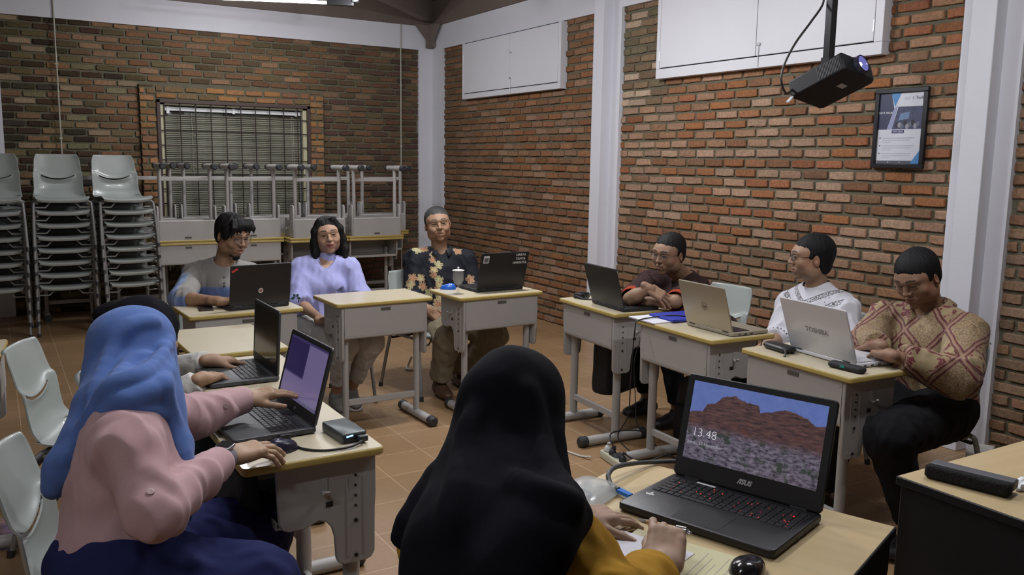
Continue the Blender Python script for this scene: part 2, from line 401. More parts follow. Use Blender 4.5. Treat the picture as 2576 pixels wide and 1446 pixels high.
while z > WIN[2]: b.tube([(WIN[0], YAB-.052, z), (WIN[1], YAB-.052, z)], .0055, 6); z -= .1485
b.build('grille', iron, win)

# white hinged hatch doors high in the right wall
hmetal = mat('hatch_fitting_metal', (.55, .55, .56), .35, .7); gap = mat('black_gap', (.01, .01, .01), .9)
def hatch(name, y0, y1, z0, z1, ym, fw, label):
    h = empty(name, (0, 0, 0), kind='structure'); h['label'] = label
    b = MB(); x0, x1 = XF-.035, XB+.02
    for a0, a1, c0, c1 in ((y0, y1, z0, z0+fw), (y0, y0+fw*.8, z0+fw, z1), (y1-fw*.5, y1, z0+fw, z1)): b.box(x0, x1, a0, a1, c0, c1)
    b.build('hatch_frame', white2, h, bevel=.003)
    b = MB(); b.box(XF-.016, XF-.006, y0+fw*.5, y1-fw*.3, z0+fw*.5, z1); b.build('hatch_rebate', gap, h)
    for k, (a0, a1) in enumerate(((y0+fw*.8+.004, ym-.0025), (ym+.0025, y1-fw*.5-.004))):
        b = MB(); b.box(XF-.034, XF-.012, a0, a1, z0+fw+.008, z1-(.01 if z1 < ZB+.02 else 0)); d = b.build('hatch_door', white2, h, bevel=.002)
        e = a0 if k == 0 else a1
        for zz in (z0+.17, z1-.17): b = MB(); b.tube([(XF-.037, e, zz-.035), (XF-.037, e, zz+.035)], .004, 8); b.build('hinge', hmetal, d)
        if k == 1:
            b = MB(); b.tube([(XF-.040, ym-.03, z0+.01), (XF-.040, ym-.03, z0+.17)], .003, 6); b.box(XF-.044, XF-.034, ym-.045, ym-.01, z0+.15, z0+.165)
            b.box(XF-.044, XF-.034, ym-.05, ym-.012, z1-.2, z1-.19)
            b.build('bolt_latch', hmetal, d)
    return h
hatch('window_2', 6.70, 8.63, 2.222, ZB-.005, 7.62, .055, 'white double hatch doors above the far brick bay')
hatch('window_3', 3.34, 5.365, 2.208, ZB+.26, 4.33, .075, 'white double hatch doors behind the projector pole')
# thin conduits on the back wall
pvc = mat('cream_conduit', (.42, .40, .33), .5)
for x, lab in ((.615, 'thin conduit running down the brick wall above the chair stacks'), (4.172, 'thin pale conduit running down the brick wall beside the corner column')):
    b = MB(); b.tube([(x, YA-.012, 3.1), (x, YA-.012, .9), (x, YA-.012, .2)], .0075, 8)
    for z in (1.7, 2.4): b.box(x-.014, x+.014, YA-.02, YA-.0, z, z+.012)
    o = b.build('conduit', pvc); tag(o, lab, 'pipe')
# fluorescent tubes
tubeglow = mat('glowing_tube', (1, 1, 1), .4, emit=(.95, .97, 1), estr=14); black = mat('matte_black', (.012, .012, .014), .5)
labs = ['glowing fluorescent tube left of the black holder at the top of the picture', 'glowing fluorescent tube right of the black holder']
k = 0
for p, rz, Ln, pw, vis in TUBES:
    t = empty('tube_lamp', p, rz)
    b = MB(); b.tube([(-Ln/2, 0, 0), (Ln/2, 0, 0)], .014, 12); b.build('tube', tubeglow, t)
    b = MB(); b.box(-Ln/2, Ln/2, -.03, .03, .035, .085); b.build('reflector', white2, t, bevel=.004)
    for sx in (-1, 1): b = MB(); b.tube([(sx*Ln*.35, 0, .08), (sx*Ln*.35, 0, ZC+.28-p[2])], .006, 8); b.build('hanging_rod', white2, t)
    for sx in (-1, 1): b = MB(); b.box(sx*Ln/2-.03, sx*Ln/2+(.21 if vis and Ln > 1 and sx > 0 else .03), -.03, .03, -.022, .045); b.build('end_cap', black if vis else white2, t)
    if vis: tag(t, labs[k], 'lamp'); k += 1
    else: tag(t, 'ceiling tube lamp outside the picture', 'lamp', 'ceiling tube lamps outside the picture')
# ---------------------------------------------------------------- student desks
lam = mat('cream_laminate', (.56, .49, .35), .35, var=.05, vscale=20, coat=.15)
edge = mat('yellow_wood_edge', (.42, .31, .09), .45, var=.12, vscale=30)
steel = mat('grey_painted_steel', (.40, .385, .37), .45, var=.04, vscale=12)
cap = mat('black_plastic_cap', (.03, .03, .033), .5); boltm = mat('dark_bolt', (.05, .045, .05), .35, .6)
plate = mat('dark_name_plate', (.10, .095, .085), .4)
SIDE = [(-.185, .722), (-.185, .60), (-.182, .56), (-.180, .425), (-.170, .408), (-.155, .402), (-.085, .402), (-.07, .410), (-.064, .425), (-.060, .49), (-.052, .52), (-.036, .54),
        (-.015, .548), (.005, .540), (.03, .532), (.07, .532), (.088, .540), (.098, .56), (.104, .72)]
def make_desk(near=True):
    t = empty('student_desk')
    b = MB(); rslab(b, -.303, .303, -.2, .2, .7225, .745, .018, .005); b.build('tabletop', edge, t)
    top = t.children[-1] if False else None
    tt = [c for c in t.children if c.name.startswith('tabletop')][0]
    b = MB(); b.prism(rrect(-.298, .298, -.195, .195, .014), .7448, .7456); b.build('laminate', lam, tt)
    b = MB(); b.box(-.252, .252, -.186, -.182, .553, .722)
    b.tube([(-.252, -.172, .548), (.252, -.172, .548)], .0135, 12)
    for x in (-.24, .24):
        for z in (.70, .60): b.lathe([(.004, -.188), (.0035, -.186)], (x, 0, z), 8, 'y')
    fp = b.build('front_panel', steel, t)
    b = MB(); b.box(-.03, .03, -.1895, -.185, .690, .706); b.build('name_plate', plate, fp)
    b = MB(); b.box(-.25, .25, -.17, .10, .537, .542); b.box(-.25, .25, .098, .103, .537, .56); b.build('book_tray', steel, t)
    for s in (-1, 1):
        b = MB(); b.prism(SIDE, s*.252, s*.268, 'x')
        sp = b.build('side_panel', steel, t, bevel=.004, smooth=30)
        b = MB()
        for y in (-.148, -.098): b.tube([(s*.268, y, .425), (s*.268, y, .66)], .0028, 6)
        b.build('pressed_rib', steel, sp)
        b = MB()
        for z, r in ((.665, .004), (.635, .004), (.605, .004), (.575, .004), (.53, .0065), (.425, .0065)):
            b.lathe([(r, s*.2675), (r*.8, s*.272)], (0, -.122, z), 10, 'x')
            if near: b.build('bolt' if r > .005 else 'screw_hole', boltm, sp); b = MB()
        b.box(min(s*.266, s*.2695), max(s*.266, s*.2695), -.055, -.035, .585, .6)
        b.build('slot_hole' if near else 'bolt', boltm, sp)
        b = MB(); b.box(min(s*.268, s*.271), max(s*.268, s*.271), -.04, -.022, .632, .672)
        b.tube([(s*.270, -.031, .634), (s*.277, -.031, .628), (s*.288, -.031, .629), (s*.296, -.031, .64)], .006, 8, sq=(1.5, .6))
        b.build('hook', steel, sp)
        b = MB(); b.tube([(s*.226, -.122, .045), (s*.226, -.122, .62)], .021, 14, sq=(1.2, .85), up=(1, 0, 0)); b.build('leg', steel, t)
        b = MB(); b.tube([(s*.226, -.335, .030), (s*.226, .06, .030)], .027, 14)
        ft = b.build('foot', steel, t)
        for ya, yb in ((-.36, -.31), (.035, .08)):
            b = MB(); b.tube([(s*.226, ya, .030), (s*.226, ya+.01, .030), (s*.226, yb-.002, .030), (s*.226, yb, .030)], [.022, .031, .031, .029], 14); b.build('foot_cap', cap, ft)
    b = MB(); b.box(-.215, .215, -.132, -.112, .132, .168); b.build('stretcher', steel, t, bevel=.003)
    return t
desk0 = make_desk(); desk1 = make_desk(False); desk_used = [False, False]
def place_desk(x, y, deg, label, group=None, z=0, flip=False):
    fr = 1 if y > 8 else 0; d_ = (desk0, desk1)[fr]; o = d_ if not desk_used[fr] else copy_tree(d_); desk_used[fr] = True
    o.location = (x, y, z); o.rotation_euler = (0, PI if flip else 0, math.radians(deg))
    if 'group' in o.keys(): del o['group']
    tag(o, label, 'desk', group); return o
place_desk(1.912, 4.752, 1.3, 'empty grey desk with cream top between the lavender blouse woman and goblet desk')
place_desk(2.635, 4.66, 2, 'student desk holding the lidded goblet and blue mouse')
place_desk(1.115, 4.722, 2.4, 'student desk under the black laptop with round sticker and the phone')
place_desk(3.055, 3.89, -94, 'student desk under the black laptop of the man with folded arms')
place_desk(3.025, 3.135, -93, 'student desk under the gold laptop and blue folder')
place_desk(2.995, 2.36, -93, 'student desk under the white laptop beside the red batik man')
place_desk(.714, 2.49, 90, 'nearest left student desk, with the hard disk box and mouse hand on it')
place_desk(.79, 3.20, 90, 'student desk under the laptop typed on by white knitted sleeves')
place_desk(.86, 3.895, 91, 'bare student desk behind the two left laptops')
place_desk(-.20, 4.03, 85, 'cream desk corner cut off by the left picture edge')
# stored desks along the back wall: upright ones carrying inverted ones
gU = 'upright stored desks of the hidden rear row'; gI = 'inverted stored desks of the rear row'
for i, (x, y, a) in enumerate(((1.575, 8.70, 0), (2.185, 8.70, 0), (2.80, 8.53, 180), (3.41, 8.53, 180))):
    place_desk(x, y, a, ['upright stored desk with name plate beside the chair stacks', 'upright stored desk with name plate behind the man with glasses',
                         'upright stored desk turned with open tray, behind the lavender blouse woman', 'upright stored desk turned with open tray, left of the batik man'][i])
    place_desk(x, y, 0, ['upside-down desk on the front stored row, nearest the chair stacks', 'upside-down desk on the front stored row above the man with glasses',
                         'upside-down desk on the front stored row above the lavender blouse woman', 'upside-down desk at the right end of the front stored row'][i], None, 1.4915, True)
for i, x in enumerate((.62, 1.25, 1.88, 2.50, 3.11, 3.72)):
    place_desk(x, 9.09, 180, 'upright stored desk of the rear row against the brick wall' if i < 5 else 'upright stored desk at the right end of the rear row by the corner', gU if i < 5 else None)
    place_desk(x+(.0, .03, -.02, .02, 0, 0)[i], 9.09, 0, 'upside-down desk of the rear row, legs in front of the wall' if i < 5 else 'upside-down desk at the right end of the rear row by the corner', gI if i < 5 else None, 1.4915, True)

# ---------------------------------------------------------------- moulded chairs
shellm = mat('grey_green_plastic', (.335, .365, .345), .32, coat=.25, spec=.5)
tubem = mat('grey_chair_tube', (.26, .26, .255), .4, .2)
def shell_mesh():
    prof = [(.215, .402), (.222, .418), (.212, .430), (.17, .432), (.10, .428), (.02, .421), (-.06, .418), (-.12, .424), (-.165, .445), (-.193, .48), (-.205, .52), (-.211, .548), (-.214, .562), (-.217, .574), (-.220, .586),
            (-.225, .605), (-.236, .64), (-.250, .69), (-.262, .735), (-.272, .772), (-.277, .787), (-.284, .792), (-.291, .786)]
    P = spline([(0, a, c) for a, c in prof], 3); n = 29; nv = len(P)
    vs = []; 
    for j, p in enumerate(P):
        z = p.z; y = p.y
        if z < .44: hw = .205-.012*max(0, (.1-y))
        else: hw = .2035-.028*min(1, max(0, (z-.44)/.33))-.006*math.exp(-((z-.50)/.05)**2)
        if z > .74: hw -= .03*((z-.74)/.05)**2*.5
        if j < 4: hw -= .01
        for i in range(n):
            u = -1+2*i/(n-1); uu = math.copysign(abs(u)**.9, u); x = hw*uu
            dy = dz = 0
            if z > .44: dy = .028*abs(u)**3+.004*u*u; # side wings curl forward
            else: dz = .012*abs(u)**4-.006*(1-u*u)
            if .53 < z < .66: dy += .020*math.exp(-((z-.578)/.022)**2)*max(0, 1-(u/.72)**4)  # lumbar bulge under slot
            if .5 < z < .72: dz += .034*(min(abs(u), .75)/.66)**2*math.exp(-((z-.58)/.05)**2)
            if j < 8 and y > .15: dz += -.004+.0*u
            vs.append((x, y+dy, z+dz))
    fs = []
    for j in range(nv-1):
        for i in range(n-1):
            u = -1+2*(i+.5)/(n-1); z = (P[j].z+P[j+1].z)/2
            if abs(u) < .66 and z > .5:
                if .574 < z < .586: continue
            a = j*n+i; fs.append((a, a+1, a+n+1, a+n))
    return vs, fs
def make_chair():
    t = empty('moulded_chair')
    vs, fs = shell_mesh(); b = MB(); b.add(vs, fs); o = b.build('shell', shellm, t, smooth=60)
    so = o.modifiers.new('s', 'SOLIDIFY'); so.thickness = .006; so.offset = 0
    bv = o.modifiers.new('b', 'BEVEL'); bv.width = .0022; bv.segments = 2; bv.angle_limit = math.radians(50)
    for s in (-1, 1):
        b = MB(); b.tube(spline([(s*.06, .13, .404), (s*.15, .15, .402), (s*.205, .17, .393), (s*.219, .19, .34), (s*.232, .235, .012)], 5), .0115, 10); lg = b.build('leg', tubem, t)
        b = MB(); b.tube([(s*.231, .233, .03), (s*.2325, .237, 0)], .0145, 10); b.build('foot_cap', cap, lg)
        b = MB(); b.tube(spline([(s*.06, -.10, .402), (s*.15, -.12, .400), (s*.200, -.145, .390), (s*.212, -.17, .34), (s*.228, -.255, .012)], 5), .0115, 10); lg = b.build('leg', tubem, t)
        b = MB(); b.tube([(s*.2275, -.253, .03), (s*.229, -.258, 0)], .0145, 10); b.build('foot_cap', cap, lg)
        b = MB(); b.tube([(s*.212, .175, .352), (s*.13, .172, .350), (s*.09, .165, .395), (s*.05, .16, .402)], .0065, 8)
        b.tube([(s*.19, -.13, .385), (s*.19, .16, .385)], .0095, 8); b.build('seat_support', tubem, t)
    b = MB(); b.box(-.2, .2, -.16, -.145, .352, .366); b.build('cross_rod', cap, t)
    return t
chair0 = make_chair(); chair_used = [False]
def place_chair(x, y, deg, label, group=None, z=0):
    """deg: heading the sitter faces, 0 = +Y"""
    o = chair0 if not chair_used[0] else copy_tree(chair0); chair_used[0] = True
    o.location = (x, y, z); o.rotation_euler = (0, 0, math.radians(deg))
    if 'group' in o.keys(): del o['group']
    tag(o, label, 'chair', group); return o
names = ['lowest', 'second from the bottom', 'third from the bottom', 'fourth from the bottom', 'fourth from the top', 'third from the top', 'second from the top', 'topmost']
for si, (x, y, a, sn) in enumerate(((.005, 8.50, 176, 'stack cut by the left picture edge'), (.515, 8.50, 180, 'middle chair stack'), (1.03, 8.46, 187, 'right chair stack beside the stored desks'))):
    for k in range(8):
        place_chair(x+(.002*k if si == 0 else -.006*k*(si == 2)), y-.021*k, a, 'grey moulded chair, %s in the %s' % (names[k], sn), 'chairs stacked along the back wall', .1085*k)
place_chair(.30, 3.82, -110, 'empty grey chair tucked at the bare desk, behind the blue headscarf')
place_chair(.235, 2.44, -103, 'grey chair under the woman in the blue headscarf')
place_chair(.50, 3.2, -90, 'grey chair under the woman in black headscarf and white knit sleeves')
place_chair(1.14, 5.35, 180, 'grey chair under the man in the grey and blue shirt')
place_chair(1.76, 5.22, 195, 'grey chair under the woman in the lavender blouse')
place_chair(2.50, 5.20, 190, 'grey chair under the man in black floral batik')
place_chair(3.74, 3.88, 93, 'grey chair with its back showing beside the gold laptop')
place_chair(3.62, 2.98, 88, 'grey chair under the man in the white embroidered shirt')
place_chair(3.50, 2.28, 80, 'grey chair under the man in red and gold batik')
place_chair(.72, 1.30, -75, 'grey chair under the woman in black headscarf and mustard top')

# ---------------------------------------------------------------- teacher tables
def woodmat(name, c1, c2, sc=3):
    m, nt, b = newmat(name); L = nt.links; tc = N(nt, 'ShaderNodeTexCoord'); mp = N(nt, 'ShaderNodeMapping'); mp.inputs['Scale'].default_value = (1, 14, 1)
    L.new(tc.outputs['Object'], mp.inputs[0]); n = N(nt, 'ShaderNodeTexNoise', i_Scale=sc, i_Detail=6.0); L.new(mp.outputs[0], n.inputs['Vector'])
    cr = N(nt, 'ShaderNodeMix', data_type='RGBA'); cr.inputs[6].default_value = (*c1, 1); cr.inputs[7].default_value = (*c2, 1)
    L.new(n.outputs[0], cr.inputs[0]); L.new(cr.outputs[2], b.inputs['Base Color']); b.inputs['Roughness'].default_value = .38; b.inputs['Coat Weight'].default_value = .1
    return m
oak = woodmat('beech_laminate', (.50, .38, .20), (.63, .49, .28)); blk = mat('black_table_frame', (.010, .010, .012), .55)
def table(name, loc, deg, w, d, label):
    t = empty(name, loc, math.radians(deg), label, 'table')
    b = MB(); b.box(-w/2, w/2, -d/2, d/2, .722, .7445); o = b.build('table_edge', blk, t, bevel=.003)
    b = MB(); b.box(-w/2+.004, w/2-.004, -d/2+.004, d/2-.004, .7443, .7452); b.build('tabletop', oak, t)
    for s in (-1, 1):
        b = MB(); x = s*(w/2-.02)
        b.prism([(-d/2+.01, .722), (d/2-.01, .722), (d/2-.01, .64), (d/2-.05, .60), (d/2-.08, 0.03), (d/2-.02, 0), (-d/2+.02, 0), (-d/2+.08, .03), (-d/2+.06, .60), (-d/2+.01, .64)] if name == 'work_table' else
                [(-d/2+.01, .722), (d/2-.01, .722), (d/2-.01, 0), (-d/2+.01, 0)], x-.012, x+.012, 'x'); b.build('side_panel', blk, t, bevel=.004)
    b = MB(); b.box(-w/2+.03, w/2-.03, d/2-.06, d/2-.045, .25, .722); b.build('modesty_panel', blk, t)
    return t
# the table with the open black laptop (long side runs away from the camera)
c, s_ = math.cos(math.radians(-69.5)), math.sin(math.radians(-69.5))
far = Vector((1.469, 1.771)); e1 = Vector((c, s_)); e2 = Vector((s_, -c))
W1, D1 = .69, .60
ctr = far+e1*W1/2+Vector((-abs(s_)*.0, 0)) ; inward = Vector((-math.cos(math.radians(20.5)), -math.sin(math.radians(20.5))))
ctr = far+e1*W1/2+inward*D1/2
T1 = table('work_table', (ctr.x, ctr.y, 0), -69.5, W1, D1, 'small beech topped table with black frame under the open black laptop')
T2 = table('teacher_table', (2.0+.60, 1.33-.40, 0), 0, 1.2, .80, 'beech topped table with black side panels at the right picture edge')
# ---------------------------------------------------------------- laptops
keym = mat('black_key', (.018, .018, .02), .4)
def laptop(x, y, deg, W, D, body, lidm, keyc, screen, open_deg, label, z=.7455, H=.019, lidt=.008, numpad=True, logo=None, parts=None):
    """local frame: user at -y, hinge at +y; the display faces the user"""
    t = empty('laptop', (x, y, z), math.radians(deg), label, 'laptop')
    b = MB(); rslab(b, -W/2, W/2, -D/2, D/2, .003, H, .012, .003)
    base = b.build('base', body, t)
    b = MB()
    for sx in (-1, 1):
        for sy in (-1, 1): b.lathe([(.007, 0), (.007, .004)], (sx*(W/2-.03), sy*(D/2-.03), 0), 10)
    b.build('rubber_foot', cap, base)
    b = MB(); b.prism(rrect(-W*.15, W*.15, -D/2+.012, -D*.10, .003), H-.0002, H+.0006); b.build('trackpad', parts.get('pad', body) if parts else body, base, bevel=.0004)
    b = MB(); b.prism(rrect(-W/2+.016, W/2-.016, -D*.04, D/2-.028, .004), H-.0005, H+.0004); b.build('keyboard_well', mat('keyboard_well', (.012, .012, .013), .6), base)
    b = MB(); kx0, kx1, ky0, ky1 = -W/2+.019, W/2-.019, -D*.035, D/2-.031
    rows = 6; rh = (ky1-ky0)/rows; cols = 19 if numpad else 15; cw = (kx1-kx0)/cols
    for r in range(rows):
        c = 0
        while c < cols:
            w = 1
            if r == 0 and c == 4: w = 5
            elif r in (1, 2, 3) and c == 0: w = 2
            elif r in (2, 3) and c == 13 and numpad: w = 2
            xa = kx0+c*cw+.0011; xb = kx0+(c+w)*cw-.0011; ya = ky0+r*rh+.0011; yb = ky0+(r+1)*rh-.0011
            b.cur = 0; b.add([(xa, ya, H), (xb, ya, H), (xb, yb, H), (xa, yb, H), (xa+.001, ya+.001, H+.0022), (xb-.001, ya+.001, H+.0022), (xb-.001, yb-.001, H+.0022), (xa+.001, yb-.001, H+.0022)],
                  [(4, 5, 6, 7), (0, 1, 5, 4), (1, 2, 6, 5), (2, 3, 7, 6), (3, 0, 4, 7)]); c += w
    b.build('keyboard', keyc, base)
    # ports on the sides
    for sx in (-1, 1):
        for i, yy in enumerate((.3, .14, -.02)):
            b = MB(); b.box(sx*W/2-.001, sx*W/2+.001, D*yy-.007, D*yy+.007, .006, .012); b.build('port', cap, base)
    # lid
    h = bpy.data.objects.new('lid_frame', None); COL.objects.remove(h) if False else None
    M = Matrix.Translation((0, D/2-.006, H-.002)) @ Matrix.Rotation(math.radians(90-open_deg), 4, 'X')
    LH = D*.985 if not parts or 'LH' not in parts else parts['LH']
    b = MB(); b.M = M @ Matrix.Rotation(PI/2, 4, 'X')        # slab: x, z(up along lid), thickness
    rslab(b, -W/2, W/2, .002, LH, -lidt/2, lidt/2, .011, .0025); lid = b.build('lid', lidm, t)
    bez = parts.get('bez', blk) if parts else blk
    b = MB(); b.M = M; mg = .006; b.M = M @ Matrix.Rotation(PI/2, 4, 'X')
    b.prism(rrect(-W/2+mg*.4, W/2-mg*.4, .006, LH-mg*.4, .009), lidt/2-.0002, lidt/2+.0005); b.build('bezel', bez, lid)
    b = MB(); b.M = M @ Matrix.Rotation(PI/2, 4, 'X')
    ms = (W-.036, LH-.052) if not parts or 'scr' not in parts else parts['scr']
    sb = LH-ms[1]-.016
    b.prism([(-ms[0]/2, sb), (ms[0]/2, sb), (ms[0]/2, sb+ms[1]), (-ms[0]/2, sb+ms[1])], lidt/2+.0004, lidt/2+.0009)
    sc = b.build('screen', screen, lid)
    # screen uv-like attribute in lid space for the picture on it
    at = sc.data.attributes.new('suv', 'FLOAT_VECTOR', 'POINT'); Mi = (M @ Matrix.Rotation(PI/2, 4, 'X')).inverted()
    for i, v in enumerate(sc.data.vertices):
        q = Mi @ v.co; at.data[i].vector = ((q.x+ms[0]/2)/ms[0], (q.y-sb)/ms[1], 0)
    for sx in (-1, 1): b = MB(); b.tube([(sx*W*.36-.02, D/2-.005, H), (sx*W*.36+.02, D/2-.005, H)], .006, 10); b.build('hinge', cap, t)
    return t, lid, base, M @ Matrix.Rotation(PI/2, 4, 'X'), LH, lidt
def on_lid(fn, lid, M, x, y, back, lidt, s, size, m, **k):
    """text lying on the lid; back=True puts it on the outer face, read from behind"""
    o = text_obj(fn, s, size, m, lid, (0, 0, 0), (0, 0, 0), **k)
    T = M @ Matrix.Translation((x, y, (-lidt/2-.0006) if back else (lidt/2+.0006)))
    if back: T = T @ Matrix.Rotation(PI, 4, 'Y')
    o.data.transform(T); return o
def disc_on(fn, lid, M, x, y, back, lidt, r, m, inner=0, d=.0005, n=28, th=.0004):
    b = MB(); zz = -lidt/2-d if back else lidt/2+d
    b.M = M @ Matrix.Translation((x, y, zz))
    if inner:
        vs = [(math.cos(2*PI*k/n)*q, math.sin(2*PI*k/n)*q, 0) for q in (inner, r) for k in range(n)]
        b.add(vs, [(k, (k+1) % n, n+(k+1) % n, n+k) for k in range(n)])
    else: b.add([(math.cos(2*PI*k/n)*r, math.sin(2*PI*k/n)*r, 0) for k in range(n)], [tuple(range(n))])
    return b.build(fn, m, lid, smooth=0)
def rect_on(fn, lid, M, x, y, back, lidt, w, h, m, rot=0, d=.0005):
    b = MB(); b.M = M @ Matrix.Translation((x, y, -lidt/2-d if back else lidt/2+d)) @ Matrix.Rotation(rot, 4, 'Z')
    b.add([(-w/2, -h/2, 0), (w/2, -h/2, 0), (w/2, h/2, 0), (-w/2, h/2, 0)], [(0, 1, 2, 3)]); return b.build(fn, m, lid, smooth=0)
lapblk = mat('black_laptop_shell', (.014, .014, .016), .42, bump=.05, bscale=300)
lapdk = mat('charcoal_laptop_shell', (.075, .078, .082), .38, .3)
lapsil = mat('silver_laptop_bezel', (.045, .045, .05), .4)
gold = mat('champagne_aluminium', (.42, .38, .30), .38, .55)
lapwht = mat('glossy_white_shell', (.62, .62, .66), .25, coat=.4)
scroff = mat('dark_screen', (.02, .021, .022), .12, spec=.6)
red = mat('red_sticker', (.55, .05, .04), .5); whitest = mat('white_sticker', (.65, .65, .65), .5); paleg = mat('pale_grey_lettering', (.55, .55, .56), .4)
def screen_mat(name, build, strength):
    m, nt, b = newmat(name); L = nt.links; a = N(nt, 'ShaderNodeAttribute', attribute_name='suv')
    sp = N(nt, 'ShaderNodeSeparateXYZ'); L.new(a.outputs['Vector'], sp.inputs[0])
    col = build(nt, L, a, sp); L.new(col, b.inputs['Emission Color']); b.inputs['Emission Strength'].default_value = strength
    b.inputs['Base Color'].default_value = (.01, .01, .012, 1); b.inputs['Roughness'].default_value = .2; return m
def MATH(nt, L, op, a, b=None, clamp=False):
    n = N(nt, 'ShaderNodeMath', operation=op); n.use_clamp = clamp
    for i, v in enumerate((a, b)):
        if v is None: continue
        if isinstance(v, (int, float)): n.inputs[i].default_value = v
        else: L.new(v, n.inputs[i])
    return n.outputs[0]
def MIXC(nt, L, f, a, b):
    n = N(nt, 'ShaderNodeMix', data_type='RGBA')
    for i, v in ((0, f), (6, a), (7, b)):
        if isinstance(v, tuple): n.inputs[i].default_value = (*v, 1)
        elif isinstance(v, (int, float)): n.inputs[i].default_value = v
        else: L.new(v, n.inputs[i])
    return n.outputs[2]
def desert(nt, L, a, sp):
    x, y = sp.outputs[0], sp.outputs[1]
    mp = N(nt, 'ShaderNodeMapping'); mp.inputs['Scale'].default_value = (1.7, 1, 1); L.new(a.outputs['Vector'], mp.inputs[0])
    def noise_(sc, det=6, scl=None):
        n = N(nt, 'ShaderNodeTexNoise', i_Scale=float(sc), i_Detail=float(det), i_Roughness=.65)
        if scl:
            m2 = N(nt, 'ShaderNodeMapping'); m2.inputs['Scale'].default_value = scl; L.new(mp.outputs[0], m2.inputs[0]); L.new(m2.outputs[0], n.inputs['Vector'])
        else: L.new(mp.outputs[0], n.inputs['Vector'])
        return n.outputs['Fac']
    # ridge profile of the mesas by a float curve over x
    fc = N(nt, 'ShaderNodeFloatCurve'); c = fc.mapping.curves[0]
    pts = [(0, .60), (.06, .62), (.10, .63), (.13, .74), (.19, .76), (.24, .86), (.34, .90), (.40, .86), (.52, .84), (.535, .76), (.62, .80), (.70, .86), (.80, .84), (.88, .80), (.93, .74), (1, .76)]
    c.points[0].location = pts[0]; c.points[1].location = pts[-1]
    for p in pts[1:-1]: c.points.new(*p)
    for p in c.points: p.handle_type = 'VECTOR'
    fc.mapping.update(); L.new(x, fc.inputs[1])
    ridge = MATH(nt, L, 'ADD', MATH(nt, L, 'MULTIPLY', MATH(nt, L, 'SUBTRACT', noise_(14), .5), .06), fc.outputs[0])
    sky = MIXC(nt, L, noise_(5, 8), (.06, .10, .32), (.16, .22, .50))
    rockn = noise_(7, 9, (1, 4.5, 1)); rock = MIXC(nt, L, MATH(nt, L, 'MULTIPLY', MATH(nt, L, 'SUBTRACT', rockn, .32), 3, True), (.018, .014, .02), (.13, .065, .06))
    rock = MIXC(nt, L, MATH(nt, L, 'MULTIPLY', MATH(nt, L, 'SUBTRACT', noise_(3), .55), 6, True), rock, (.10, .036, .03))
    gn = noise_(13, 10, (1, 2.2, 1)); grd = MIXC(nt, L, MATH(nt, L, 'MULTIPLY', MATH(nt, L, 'SUBTRACT', gn, .36), 3.2, True), (.02, .018, .03), (.22, .19, .25))
    bn = noise_(4.2, 8); bush = MATH(nt, L, 'MULTIPLY', MATH(nt, L, 'SUBTRACT', bn, .53), 14, True)
    bushc = MIXC(nt, L, noise_(40, 4), (.008, .012, .012), (.06, .08, .065)); 
    band = MATH(nt, L, 'MULTIPLY', MATH(nt, L, 'SUBTRACT', .47, y), 9, True)
    grd = MIXC(nt, L, bush, grd, bushc)
    land = MIXC(nt, L, band, rock, grd)
    isr = MATH(nt, L, 'MULTIPLY', MATH(nt, L, 'SUBTRACT', ridge, y), 90, True)
    return MIXC(nt, L, isr, sky, land)
def violet(nt, L, a, sp):
    x, y = sp.outputs[0], sp.outputs[1]
    # dark navy L-shaped menu over a lilac page
    e = MATH(nt, L, 'SUBTRACT', .40, MATH(nt, L, 'MULTIPLY', y, -.0)); 
    m1 = MATH(nt, L, 'MULTIPLY', MATH(nt, L, 'SUBTRACT', .53, x), 60, True); m2 = MATH(nt, L, 'MULTIPLY', MATH(nt, L, 'SUBTRACT', y, .36), 22, True)
    d = MATH(nt, L, 'MULTIPLY', m1, m2)
    m3 = MATH(nt, L, 'MULTIPLY', MATH(nt, L, 'SUBTRACT', y, .955), 60, True); m4 = MATH(nt, L, 'MULTIPLY', MATH(nt, L, 'SUBTRACT', .06, y), 60, True)
    n = N(nt, 'ShaderNodeTexNoise', i_Scale=60.0); L.new(a.outputs['Vector'], n.inputs['Vector'])
    page = MIXC(nt, L, n.outputs['Fac'], (.17, .135, .29), (.20, .16, .33))
    c = MIXC(nt, L, d, page, (.028, .018, .085)); c = MIXC(nt, L, m3, c, (.05, .04, .13)); return MIXC(nt, L, m4, c, (.1, .09, .2))
scr_desert = screen_mat('desert_lock_screen', desert, 1.0); scr_violet = screen_mat('violet_page_screen', violet, .75)
def logo_circle(lid, M, x, y, lidt, r, s, m, size):
    disc_on('logo_ring', lid, M, x, y, True, lidt, r, m, inner=r*.88); on_lid('logo_letters', lid, M, x, y, True, lidt, s, size, m, shear=.25)

t, lid, base, M, LH, lt = laptop(1.195, 4.725, 186.5, .335, .235, lapblk, lapblk, keym, scroff, 100, 'black laptop with a round emblem sticker before the smiling man with glasses')
disc_on('round_sticker', lid, M, 0, .085, True, lt, .0135, whitest); disc_on('round_sticker_core', lid, M, 0, .085, True, lt, .009, mat('dusty_red', (.35, .12, .1), .5), d=.0008)
rect_on('red_sticker', lid, M, .145, .205, True, lt, .034, .012, red, rot=-.5)
t, lid, base, M, LH, lt = laptop(2.70, 4.72, 181, .345, .245, lapblk, lapblk, keym, scroff, 106, 'black laptop with white lettering on its lid beside the goblet')
for i, s in enumerate(('HARTA', 'TAHTA', 'HANGTUL')): on_lid('lid_lettering', lid, M, -.112, .222-.026*i, True, lt, s, .022, whitest, bold=.0005)
rect_on('square_sticker', lid, M, .135, .200, True, lt, .040, .048, whitest); rect_on('sticker_pattern', lid, M, .135, .197, True, lt, .030, .028, mat('sticker_grey', (.12, .12, .13), .6), d=.0008)
